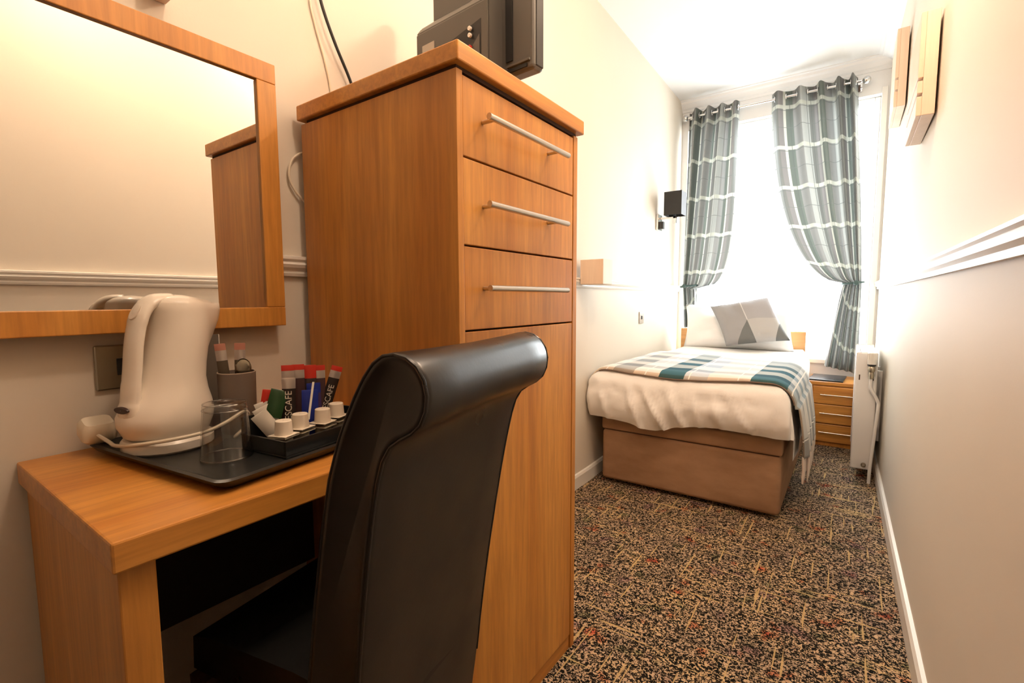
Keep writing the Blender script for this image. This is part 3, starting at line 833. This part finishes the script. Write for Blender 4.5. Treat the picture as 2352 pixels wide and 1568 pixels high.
# ------------------------------------------------------------------ chair
CF = Vector((-0.982, -0.19, 0)).normalized()          # facing the desk
CHM = frame((-0.504, 0.563, 0), CF)
chair = thing('dining_chair', 'black leather chair with a scrolled back pulled up to the desk', 'chair', (-0.504, 0.563, 0))
def cp_(name, bm, m, smooth=True, par=None):
    return link(name, transform(bm, CHM), m, par or chair, smooth)
prof = [(0.098, 0.12), (0.085, 0.22), (0.072, 0.32), (0.062, 0.42), (0.047, 0.537), (0.030, 0.65), (0.015, 0.74), (0.000, 0.814), (-0.012, 0.855), (-0.028, 0.878), (-0.050, 0.890), (-0.068, 0.905), (-0.077, 0.928), (-0.076, 0.952), (-0.064, 0.973), (-0.045, 0.984), (-0.022, 0.985), (-0.002, 0.974), (0.018, 0.948), (0.038, 0.912), (0.057, 0.872), (0.082, 0.795), (0.108, 0.674), (0.140, 0.50), (0.150, 0.40), (0.158, 0.28), (0.160, 0.12)]
def back_rows(profile, offs):
    rows = []
    cxm = sum(p[0] for p in profile) / len(profile)
    for w, ins in offs:
        row = []
        for k, (d, z) in enumerate(profile):
            p0 = Vector(profile[k - 1]); p1 = Vector(profile[(k + 1) % len(profile)])
            t = (p1 - p0).normalized(); nn = Vector((t.y, -t.x))
            ww = w * (1.0 - 0.10 * max(0, 0.8 - z))
            row.append((d - nn.x * ins * -1 * -1 if False else d - nn.x * ins * (-1), ww, z - nn.y * ins * (-1)))
        rows.append(row)
    return rows
# profile runs up the rear and down the front: its outward normal is (-t.y, t.x)
def back_rows(profile, offs):
    rows = []
    for w, ins in offs:
        row = []
        for k, (d, z) in enumerate(profile):
            p0 = Vector(profile[max(0, k - 1)]); p1 = Vector(profile[min(len(profile) - 1, k + 1)])
            t = (p1 - p0).normalized()
            out = Vector((-t.y, t.x))
            ww = w * (1.0 - 0.16 * max(0, 0.82 - z))
            row.append((d - out.x * ins, ww, z - out.y * ins))
        rows.append(row)
    return rows
fine = [(p.x, p.y) for p in catmull([(a, c, 0) for a, c in prof], 4)]
offs = [(-0.196, 0.016), (-0.199, 0.008), (-0.2, 0.003), (-0.198, 0.0), (-0.19, -0.002), (-0.12, 0.0), (0, 0.0015), (0.12, 0.0), (0.19, -0.002), (0.198, 0.0), (0.2, 0.003), (0.199, 0.008), (0.196, 0.016)]
cb = cp_('backrest', rings(back_rows(fine, offs)), M_LEATHER, 'all')
for s in (-1, 1):      # piping along the edge of each end
    pp = [(d, s * 0.1985 * (1 - 0.16 * max(0, 0.82 - z)), z) for d, z in fine[8:-8:3]]
    cp_('piping', tube(pp, 0.0024, 8, curve=False), M_LEATHER, True, cb)
sb = rings([[(0.065, w * 0.97, 0.395), (0.065, w, 0.47), (0.20, w, 0.482), (0.40, w, 0.478), (0.452, w * 0.97, 0.462), (0.458, w * 0.96, 0.40)] for w in (-0.162, -0.154, 0.0, 0.154, 0.162)])
bmesh.ops.bevel(sb, geom=[e for e in sb.edges if len(e.link_faces) == 2 and e.calc_face_angle(0) > 0.6], offset=0.012, segments=3, affect='EDGES')
cp_('seat', sb, M_LEATHER, True)
M_DARKLEG = wood('dark_stained_leg', 'z', (0.02, 0.010, 0.006), (0.045, 0.022, 0.012), 0.35)
for x, y, dx, zt in ((0.13, -0.14, 0.0, 0.125), (0.13, 0.14, 0.0, 0.125), (0.43, -0.145, 0.0, 0.398), (0.43, 0.145, 0.0, 0.398)):
    b = rings([[(x + dx + a * 0.016, y + c * 0.016, 0.0) for a, c in ((-1, -1), (1, -1), (1, 1), (-1, 1))], [(x + a * 0.022, y + c * 0.022, zt) for a, c in ((-1, -1), (1, -1), (1, 1), (-1, 1))]])
    cp_('leg', b, M_DARKLEG, False)

# ------------------------------------------------------------------ bed
BX0, BX1, BY0, BY1 = -1.135, -0.232, 2.495, 4.28
bed = thing('divan_bed', 'single divan bed with a brown suede base and white bedding', 'bed', ((BX0 + BX1) / 2, (BY0 + BY1) / 2, 0))
link('divan_base', box(BX0, BX1, BY0, BY1, 0.022, 0.311, 0.022, 4), M_DIVAN, bed, True)
link('divan_lid', box(BX0 - 0.002, BX1 + 0.002, BY0 - 0.002, BY1, 0.313, 0.40, 0.012, 3), M_DIVAN, bed, True)
link('lid_seam', box(BX0 + 0.01, BX1 - 0.01, BY0 + 0.01, BY1 - 0.01, 0.309, 0.315), M_GAP, bed)
for x in (BX0 + 0.08, BX1 - 0.08):
    for y in (BY0 + 0.10, BY1 - 0.10):
        link('castor', lathe([(0.001, 0.0), (0.022, 0.0), (0.025, 0.006), (0.025, 0.018), (0.02, 0.023), (0.001, 0.023)], x, y, 16, False), M_BLACKPL, bed, True)
link('mattress', box(BX0 + 0.005, BX1 - 0.005, BY0 + 0.01, BY1, 0.400, 0.60, 0.04, 3), M_LINEN, bed, True)

# duvet: rounded slab hanging over foot and sides
DX0, DX1, DYF, DYB, DZT, RR = -1.198, -0.198, 2.425, 4.255, 0.655, 0.095
def hem(x): return 0.383 + 0.035 * (x - DX0) / (DX1 - DX0) - 0.028 * math.exp(-((x + 0.82) / 0.10) ** 2) + 0.010 * math.sin(9 * x)
def fold(x, z, y):
    if y > DYF + 0.14: return 0.0
    f = 0.0
    for x0, k, a, w in ((-0.90, 0.42, 0.020, 0.016), (-0.77, 0.75, 0.030, 0.018), (-0.67, 0.55, 0.022, 0.018), (-0.58, 0.35, 0.016, 0.014), (-0.48, 0.4, 0.016, 0.015), (-0.34, 0.85, 0.013, 0.014), (-1.08, 0.25, 0.014, 0.016)):
        xx = x - (x0 - k * (z - 0.40) * 0.8)
        f += a * math.exp(-(xx / w) ** 2) * max(0.15, min(1, (0.62 - z) / 0.10)) 
    f += 0.012 * noise.noise(Vector((x * 9, z * 14, 3.1))) + 0.009 * noise.noise(Vector((x * 24 + z * 20, z * 26, 8.0)))
    return f
def duvet_pt(x, y, z0t):
    """top/front surface: x across, y along; front panel is addressed with y < DYF as extra drop"""
    return None
b = bmesh.new()
NX, NT = 90, 150
top_len = DYB - DYF - RR
arc = RR * math.pi / 2
grid = []
xs_ = [DX0 + (DX1 - DX0) * i / NX for i in range(NX + 1)]
def prof_yz(s, x):
    """s measured from the bottom hem of the front panel; returns y, z, normal"""
    zb = hem(x)
    drop = DZT - RR - zb
    if s < drop:
        bulge = 0.016 * math.sin(math.pi * s / drop)
        return DYF - bulge + 0.02 * (1 - s / drop) ** 3, zb + s, (-1, 0)
    s -= drop
    if s < arc:
        a = s / RR
        return DYF + RR - RR * math.cos(a), DZT - RR + RR * math.sin(a), (-math.cos(a), math.sin(a))
    s -= arc
    return DYF + RR + s, DZT, (0, 1)
def side_fall(xi):
    """across profile: distance outside flat top -> (dx, dz)"""
    return xi
# cross-section parameter: side drop right 0.27, left 0.20, rounded shoulders
SL, SR = 0.16, 0.27
Wt = DX1 - DX0
def across(q):
    """q in metres along the cross-section, from left hem; returns x, dz, normal"""
    if q < SL: return DX0, -(SL - q) - RR, (-1, 0)
    q -= SL
    if q < arc:
        a = q / RR
        return DX0 + RR - RR * math.cos(a), RR * math.sin(a) - RR, (-math.cos(a), math.sin(a))
    q -= arc
    if q < Wt - 2 * RR: return DX0 + RR + q, 0.0, (0, 1)
    q -= Wt - 2 * RR
    if q < arc:
        a = q / RR
        return DX1 - RR + RR * math.sin(a), RR * math.cos(a) - RR, (math.sin(a), math.cos(a))
    q -= arc
    return DX1 + 0.012 * math.sin(q * 9), -RR - q, (1, 0)
QT = SL + SR + 2 * arc + Wt - 2 * RR
rows = []
nq = 110
for j in range(nq + 1):
    q = QT * j / nq
    x, dz, nx = across(q)
    row = []
    ns = 96
    total = (DZT - RR - hem(x)) + arc + top_len
    for i in range(ns + 1):
        s = total * i / ns
        y, z, ny = prof_yz(s, x)
        if dz < 0:
            # the flanks: the front curve closes in as a rounded corner
            depth = -dz
            if ny == (0, 1):
                z = DZT + dz
            else:
                z = min(z, DZT + dz)
                if depth <= RR:
                    y = y + (RR - math.sqrt(max(0, RR * RR - depth * depth))) * 0.45
                else:
                    y = max(y, DYF + 0.045)
            if nx[0] > 0:
                k_ = max(0.0, min(1.0, (y - 3.2) / 0.6)); x_ = x - 0.066 * k_ * k_ * (3 - 2 * k_) * nx[0]
            else:
                x_ = x
            z = max(z, hem(x) - (0.0 if ny[0] < 0 else 0.12 * (1 if nx[0] > 0 else 0.2)))
        if dz >= 0: x_ = x
        f = fold(x, z, y)
        wob = 0.006 * noise.noise(Vector((x * 5, y * 5, z * 5)))
        row.append((x_ + (nx[0] * wob * 2 if dz < -0.02 else 0), y - f * (1 if ny[0] < 0 else 0) * max(0, -ny[0]), z + wob * max(0, ny[1])))
    rows.append(row)
link('duvet', rings(rows, closed=False, cap=False), M_LINEN, bed, 'all')

# headboard
hd = thing('headboard', 'pale wooden headboard behind the pillow at the window', 'headboard', (-0.75, 4.31, 0))
link('board', box(-1.215, -0.275, 4.290, 4.325, 0.25, 0.792, 0.006, 3), M_PALEX, hd)
for x in (-1.13, -0.36):
    link('strut', box(x - 0.03, x + 0.03, 4.326, 4.345, 0.0, 0.55, 0.002), M_PALEX, hd)

# pillow and cushion from four corners
def pillow(TL, TR_, BR, BL, thick, n=26, wave=0.0, seed=0.0):
    TL, TR_, BR, BL = map(Vector, (TL, TR_, BR, BL))
    nrm = (TR_ - BL).cross(TL - BR).normalized()
    rows_all = []
    b = bmesh.new(); uv = b.loops.layers.uv.new('UVMap')
    side = []
    for sgn in (1, -1):
        G = []
        for i in range(n + 1):
            row = []
            for j in range(n + 1):
                u, v = j / n, i / n
                p = (BL * (1 - u) + BR * u) * (1 - v) + (TL * (1 - u) + TR_ * u) * v
                # sides curve in between the corners
                cu, cv = 2 * u - 1, 2 * v - 1
                inn = 0.055
                ctr = (TL + TR_ + BR + BL) / 4
                pull = inn * ((1 - cu * cu) * cv * cv + (1 - cv * cv) * cu * cu)
                p = p + (ctr - p) * pull
                h = max(0.0, (1 - cu ** 4) * (1 - cv ** 4)) ** 0.55
                h += wave * noise.noise(Vector((u * 4, v * 4, seed))) * h
                row.append(b.verts.new(p + nrm * (sgn * thick / 2 * h)) if not (sgn < 0 and (i in (0, n) or j in (0, n))) else side[0][i][j])
            G.append(row)
        side.append(G)
        for i in range(n):
            for j in range(n):
                vs = [G[i][j], G[i][j + 1], G[i + 1][j + 1], G[i + 1][j]]
                if sgn < 0: vs.reverse()
                try:
                    f = b.faces.new(vs)
                except ValueError:
                    continue
                for l in f.loops:
                    for a in range(2):
                        for c_ in range(2):
                            if l.vert is G[i + a][j + c_]:
                                l[uv].uv = ((j + c_) / n, (i + a) / n)
    return b
o = link('pillow', pillow((-1.16, 4.225, 1.00), (-0.36, 4.225, 0.985), (-0.33, 4.08, 0.650), (-1.13, 4.08, 0.650), 0.15, wave=0.5, seed=2.0), M_LINEN, None, 'all')
tag(o, 'white pillow propped against the headboard behind the grey cushion', 'pillow')
o = link('cushion', pillow((-0.925, 4.07, 0.985), (-0.515, 4.10, 1.062), (-0.345, 3.93, 0.748), (-0.765, 3.905, 0.688), 0.13, wave=0.25, seed=5.0), M_CUSHION, None, 'all')
tag(o, 'grey patchwork cushion with a dark triangle leaning on the pillow', 'cushion')

# throw across the foot of the bed
th = thing('plaid_throw', 'teal and grey plaid throw with fringe across the foot of the bed', 'blanket', (-0.7, 2.9, 0.66))
SRT = 0.40
QA, QB = SL + 0.05, SL + 2 * arc + Wt - 2 * RR + 0.26
def throw_pt(q, y, off, t):
    x, dz, nx = across(q)
    z = DZT + dz
    if dz > -0.001 or True:
        e = max(0.0, DYF + RR - y)
        z -= RR - math.sqrt(max(0, RR * RR - e * e))
    yy = y
    if q > SL + 2 * arc + Wt - 2 * RR:      # hanging flank gathers into folds
        g = min(1.0, (q - (SL + 2 * arc + Wt - 2 * RR)) / 0.26)
        yy = y + (2.80 - y) * 0.30 * g
        x += 0.012 + 0.020 * g * (0.5 + 0.5 * math.sin(y * 40)) + 0.01 * g
        z += RR - math.sqrt(max(0, RR * RR - max(0.0, DYF + RR - y) ** 2))
    return (x + nx[0] * off, yy, z + nx[1] * off + 0.004 * noise.noise(Vector((x * 8, yy * 8, 1))) * (1 if nx[1] > 0.5 else 0))
rows, uvs = [], []
nq, ny_ = 90, 34
for layer_off in (0.012,):
    for j in range(nq + 1):
        q = QA + (QB - QA) * j / nq
        row, ur = [], []
        for i in range(ny_ + 1):
            t = i / ny_
            q01 = (q - QA) / (QB - QA)
            y = (2.463 + 0.012 * math.sin(q * 7)) + ((3.34 + 0.10 * math.sin(q * 4)) - 2.463) * t
            row.append(throw_pt(q, y, layer_off, t)); ur.append((q - QA, t))
        rows.append(row); uvs.append(ur)
tb = rings(rows, closed=False, cap=False, uvs=uvs)
o = link('throw_cloth', tb, M_THROW, th, 'all')
sm = o.modifiers.new('thickness', 'SOLIDIFY'); sm.thickness = 0.007; sm.offset = 1.0
link('woven_edge', tube([Vector(r[0]) + Vector((0, -0.003, 0.002)) for r in rows[4:72]], 0.0035, 6, curve=False), M_CAMELEDGE, th, True)
# fringe tassels along the hanging end
fm = mat('cream_wool_fringe', (0.62, 0.54, 0.48), 0.95, spec=0.1)
for i in range(0, ny_ + 1, 2):
    p = Vector(rows[-1][i])
    L = 0.10 + 0.04 * random.random()
    sw = 0.02 * (random.random() - 0.5)
    link('tassel', tube([p + Vector((0, 0, 0.012)), p + Vector((0.004, sw * 0.4, -L * 0.4)), p + Vector((0.002, sw, -L))], [0.005, 0.0065, 0.006, 0.003], 7, k=5), fm, th, True)

# ------------------------------------------------------------------ bedside cabinet
NX0, NX1, NY0, NY1 = -0.226, 0.118, 4.012, 4.372
nsd = thing('bedside_cabinet', 'small orange oak bedside cabinet with three drawers by the radiator', 'cabinet', ((NX0 + NX1) / 2, (NY0 + NY1) / 2, 0))
link('cabinet_top', box(NX0 - 0.003, NX1 + 0.004, NY0 - 0.010, NY1, 0.436, 0.462, 0.004), M_OAKX, nsd)
link('carcass', box(NX0, NX1, NY0 + 0.004, NY1, 0.0, 0.436, 0.002), M_OAKZ, nsd)
for z0, z1, hz in ((0.305, 0.428, 0.372), (0.168, 0.300, 0.240), (0.034, 0.160, 0.104)):
    d = link('drawer', box(NX0 + 0.030, NX1 - 0.022, NY0 - 0.012, NY0 + 0.004, z0, z1, 0.003), M_OAKX, nsd)
    h = link('handle', tube([(NX0 + 0.075, NY0 - 0.034, hz), (NX1 - 0.075, NY0 - 0.034, hz)], 0.0042, 10, curve=False), M_STEEL, d, True)
    for x in (NX0 + 0.10, NX1 - 0.10):
        link('handle_post', tube([(x, NY0 - 0.034, hz), (x, NY0 - 0.012, hz)], 0.003, 8, curve=False), M_STEEL, h, True)
b = box(-0.105, 0.105, -0.145, 0.145, 0.0, 0.012, 0.003)
o = link('guest_folder', transform(b, frame((-0.118, 4.165, 0.462), (0.998, -0.06))), M_LEATHERTAB)
tag(o, 'dark glossy guest folder lying on the bedside cabinet', 'folder')

# ------------------------------------------------------------------ radiator
RY0, RY1, RX0, RX1 = 3.35, 3.96, 0.036, 0.137
rad = thing('radiator', 'white panel radiator seen end-on on the right wall', 'radiator', ((RX0 + RX1) / 2, (RY0 + RY1) / 2, 0.065))
link('end_panel', box(RX0, RX1, RY0, RY0 + 0.012, 0.068, 0.742, 0.008, 3), M_ENAMEL, rad, True)
link('front_panel', box(RX0 + 0.002, RX0 + 0.022, RY0 + 0.0125, RY1 - 0.0125, 0.075, 0.735, 0.006), M_ENAMEL, rad, True)
link('back_panel', box(RX1 - 0.022, RX1 - 0.002, RY0 + 0.0125, RY1 - 0.0125, 0.075, 0.735, 0.006), M_ENAMEL, rad, True)
link('end_panel', box(RX0, RX1, RY1 - 0.012, RY1, 0.068, 0.742, 0.008, 3), M_ENAMEL, rad, True)
for i in range(12):
    y = RY0 + 0.03 + i * (RY1 - RY0 - 0.08) / 11
    link('grille_bar', box(RX0 + 0.022, RX1 - 0.022, y, y + 0.028, 0.728, 0.737, 0.002), M_ENAMEL, rad)
for x in (RX0 + 0.020, RX1 - 0.018):
    link('slot', box(x - 0.003, x + 0.003, RY0 - 0.0006, RY0 + 0.001, 0.585, 0.615), M_GAP, rad)
vx, vy = 0.108, RY0 - 0.030
v_ = link('valve_body', lathe([(0.001, 0.60), (0.012, 0.60), (0.014, 0.62), (0.011, 0.635), (0.018, 0.645), (0.018, 0.662), (0.012, 0.672), (0.001, 0.672)], vx, vy, 20, False), M_BRASSY, rad, True)
link('valve_stub', tube([(vx, vy, 0.640), (vx, RY0 + 0.002, 0.640)], 0.010, 12, curve=False), M_BRASSY, v_, True)
link('valve_collar', lathe([(0.001, 0.672), (0.020, 0.672), (0.020, 0.681), (0.001, 0.681)], vx, vy, 20, False), M_BLACKPL, v_, True)
hd_ = link('thermostat_head', lathe([(0.001, 0.681), (0.020, 0.681), (0.0215, 0.70), (0.0215, 0.742), (0.017, 0.746), (0.001, 0.746)], vx, vy, 24, False), M_WHITEPL, v_, True)
for i in range(14):
    a = 2 * math.pi * i / 14
    link('grip_rib', box(vx + 0.0218 * math.cos(a) - 0.0012, vx + 0.0218 * math.cos(a) + 0.0012, vy + 0.0218 * math.sin(a) - 0.0012, vy + 0.0218 * math.sin(a) + 0.0012, 0.708, 0.742), M_WHITEPL, v_)
link('pipe', tube([(vx, vy, 0.60), (vx, vy, 0.555), (vx + 0.006, vy, 0.535), (vx + 0.036, vy + 0.004, 0.475), (vx + 0.040, vy + 0.004, 0.44), (vx + 0.032, vy + 0.004, 0.30), (vx + 0.02, vy + 0.004, 0.10), (vx + 0.018, vy + 0.004, 0.0)], 0.0085, 12), M_ENAMEL, rad, True)
b = transform(lathe([(0.001, 0.0), (0.0125, 0.0), (0.0125, 0.008), (0.010, 0.009), (0.010, 0.004), (0.001, 0.004)], 0, 0, 24, False), Matrix.Translation((0.098, RY0 + 0.001, 0.096)) @ Matrix.Rotation(math.radians(90), 4, 'X'))
pg = link('drain_plug', b, M_DULLCHROME, rad, True)
b = transform(lathe([(0.001, 0.0), (0.0055, 0.0), (0.0055, 0.007), (0.001, 0.007)], 0, 0, 16, False), Matrix.Translation((0.098, RY0 - 0.003, 0.096)) @ Matrix.Rotation(math.radians(90), 4, 'X'))
link('plug_centre', b, M_STEEL, pg, True)
for y in (RY0 + 0.2, RY1 - 0.2):
    link('wall_bracket', box(RX1 - 0.003, XR(y) - 0.001, y - 0.015, y + 0.015, 0.20, 0.62), M_ENAMEL, rad)

# ------------------------------------------------------------------ wall lamp
wl = thing('wall_lamp', 'chrome wall lamp with a dark square shade by the left curtain', 'lamp', (-1.20, 3.74, 1.57))
xw = XL(3.74)
link('wall_plate', box(xw + 0.002, xw + 0.020, 3.69, 3.79, 1.575, 1.695, 0.003), M_CHROME, wl)
b = bmesh.new()
box(xw + 0.020, -1.115, 3.728, 3.752, 1.655, 1.672, 0.002, bm=b)
box(-1.139, -1.115, 3.728, 3.752, 1.620, 1.70, 0.002, bm=b)
link('arm', b, M_CHROME, wl)
link('arm_switch', box(xw + 0.0205, xw + 0.050, 3.722, 3.758, 1.585, 1.640, 0.002), M_BLACKPL, wl)
SX0, SX1, SY0, SY1, SZ0, SZ1 = -1.192, -1.062, 3.675, 3.805, 1.676, 1.848
def open_box(x0, x1, y0, y1, z0, z1):
    return [(x0, y0), (x1, y0), (x1, y1), (x0, y1)]
link('shade_side', box(SX0, SX1, SY0, SY0 + 0.003, SZ0, SZ1), M_SHADE, wl)
link('shade_side', box(SX0, SX1, SY1 - 0.003, SY1, SZ0, SZ1), M_SHADE, wl)
link('shade_side', box(SX0, SX0 + 0.003, SY0 + 0.003, SY1 - 0.003, SZ0, SZ1), M_SHADE, wl)
link('shade_side', box(SX1 - 0.003, SX1, SY0 + 0.003, SY1 - 0.003, SZ0, SZ1), M_SHADE2, wl)
link('shade_top', box(SX0 + 0.003, SX1 - 0.003, SY0 + 0.003, SY1 - 0.003, SZ1 - 0.004, SZ1), M_SHADE, wl)
link('bulb', lathe([(0.001, 1.70), (0.012, 1.70), (0.016, 1.74), (0.012, 1.775), (0.001, 1.78)], -1.127, 3.74, 16, False), M_WHITEPL, wl, True)

# ------------------------------------------------------------------ curtain pole and curtains
RODY, RODZ = 4.335, 2.585
rod = thing('curtain_pole', 'thin chrome curtain pole above the window', 'curtain pole', (-0.6, RODY, RODZ))
link('pole', tube([(-1.225, RODY, RODZ), (0.0, RODY, RODZ)], 0.0095, 14, curve=False), M_CHROME, rod, True)
for x in (-1.238, 0.012):
    b = bmesh.new(); bmesh.ops.create_uvsphere(b, u_segments=20, v_segments=12, radius=0.026)
    bmesh.ops.translate(b, verts=b.verts, vec=(x, RODY, RODZ))
    link('finial', b, M_CHROME, rod, 'all')
for x in (-1.19, -0.03):
    b = bmesh.new()
    box(x - 0.008, x + 0.008, RODY, YF - 0.001, RODZ - 0.024, RODZ - 0.010, bm=b)
    box(x - 0.02, x + 0.02, YF - 0.008, YF - 0.0005, RODZ - 0.05, RODZ + 0.02, 0.002, bm=b)
    link('bracket', b, M_CHROME, rod)

def curtain(name, label, xw0, xw1, xi1, tie_x0, tie_x1, tie_z, low_x0, low_x1, low_z0, low_z1, waves, power, sag, phase, sgn):
    """wall-side top edge xw0, inner top edge xi1; sgn +1 when the inner edge is to the right"""
    t = thing(name, label, 'curtain', ((xw0 + xi1) / 2, RODY, low_z0), 'plaid curtains at the window')
    NC, NU, NL = 120, 54, 26
    ztop = RODZ + 0.045
    flat = 1.15                                # cloth width
    pts, uvs = [], []
    for j in range(NC + 1):
        s = j / NC
        s_top = s ** waves[1]
        xt = xw0 + (xi1 - xw0) * s_top
        xtie = tie_x0 + (tie_x1 - tie_x0) * s
        xl = low_x0 + (low_x1 - low_x0) * s
        col, uc = [], []
        length = 0; prev = None
        ph = 2 * math.pi * waves[0] * s + phase
        zt_here = tie_z - sag * math.sin(math.pi * min(1, s * 0.92)) * s
        for i in range(NU + 1):
            tau = 1 - i / NU                   # 1 top, 0 tie
            g = (1 - (1 - tau) ** power) ** (1 / power)
            x = xtie + (xt - xtie) * (g * s + (tau ** 1.15) * (1 - s))
            z = zt_here + (ztop - zt_here) * tau
            amp = 0.060 * (0.34 + 0.70 * min(1, tau * 1.3)) * (0.75 + 0.25 * math.cos(3 * s))
            y = RODY - 0.004 + amp * math.sin(ph + 0.55 * math.sin(ph)) + 0.012 * (1 - tau) * math.sin(ph * 2.1 + 1.0)
            # bunching towards the tie pulls the bulk to the front
            y -= 0.030 * (1 - tau) ** 2 * math.sin(math.pi * s)
            if i == 0: z += 0.006 * math.cos(ph)
            p = Vector((x, y, z))
            if prev is not None: length += (p - prev).length
            prev = p
            col.append(p); uc.append((s * flat, length))
        for i in range(1, NL + 1):
            tl = i / NL
            lz = low_z0 + (low_z1 - low_z0) * s
            k = tl ** 0.8
            x = xtie + (xl - xtie) * k
            z = zt_here + (lz - zt_here) * tl
            y = RODY - 0.004 + (0.012 + 0.022 * k) * math.sin(ph) * (1 - 0.2 * tl) + 0.010 * math.sin(ph * 2.1 + 1) * (1 - tl) - 0.030 * math.sin(math.pi * s) * (1 - tl) ** 2
            p = Vector((x, y, z)); length += (p - prev).length; prev = p
            col.append(p); uc.append((s * flat, length))
        pts.append(col); uvs.append(uc)
    o = link('curtain_cloth', rings(pts, closed=False, cap=False, uvs=uvs), M_CURTAIN, t, 'all')
    # eyelet rings where the cloth crosses the pole
    for j in range(1, 2 * waves[0] + 1):
        s = (j * math.pi - (phase % math.pi)) / (2 * math.pi * waves[0])
        if not 0.02 < s < 0.98: continue
        x = xw0 + (xi1 - xw0) * s ** waves[1]
        b = bmesh.new()
        tube([(x + 0.002, RODY + 0.020 * math.cos(a), RODZ + 0.020 * math.sin(a)) for a in [2 * math.pi * k / 20 for k in range(21)]], 0.0042, 8, curve=False, bm=b)
        link('eyelet', b, M_CHROME, t, True)
    # tieback
    c0, c1 = sorted((tie_x0, tie_x1))
    xm, hw = (c0 + c1) / 2, (c1 - c0) / 2 + 0.010
    loop = [(xm + hw * math.cos(a), RODY - 0.018 + 0.052 * math.sin(a), tie_z + 0.006 * math.cos(a)) for a in [2 * math.pi * k / 28 for k in range(29)]]
    tb_ = link('tieback', tube(loop, 0.0075, 10, curve=False, sx=1.0), M_TIE, t, True)
    b = transform(lathe([(0.001, 0.0), (0.016, 0.0), (0.018, 0.004), (0.014, 0.010), (0.001, 0.012)], 0, 0, 18, False), Matrix.Translation((xm - sgn * hw * 0.35, RODY - 0.078, tie_z)) @ Matrix.Rotation(math.radians(90), 4, 'X'))
    link('tie_button', b, M_TIE, tb_, True)
    return t
curtain('plaid_curtain', 'narrower grey plaid curtain tied back on the left of the window', -1.215, -1.2, -0.815, -1.225, -1.10, 1.158, -1.205, -1.095, 0.797, 0.797, (4, 1.0), 4.0, 0.05, 0.6, 1)
curtain('plaid_curtain', 'wider grey plaid curtain swept to the right onto the bedside cabinet', -0.040, -0.04, -0.585, 0.052, -0.055, 1.158, 0.058, -0.150, 0.492, 0.535, (5, 1.45), 2.0, 0.0, 0.9, -1)
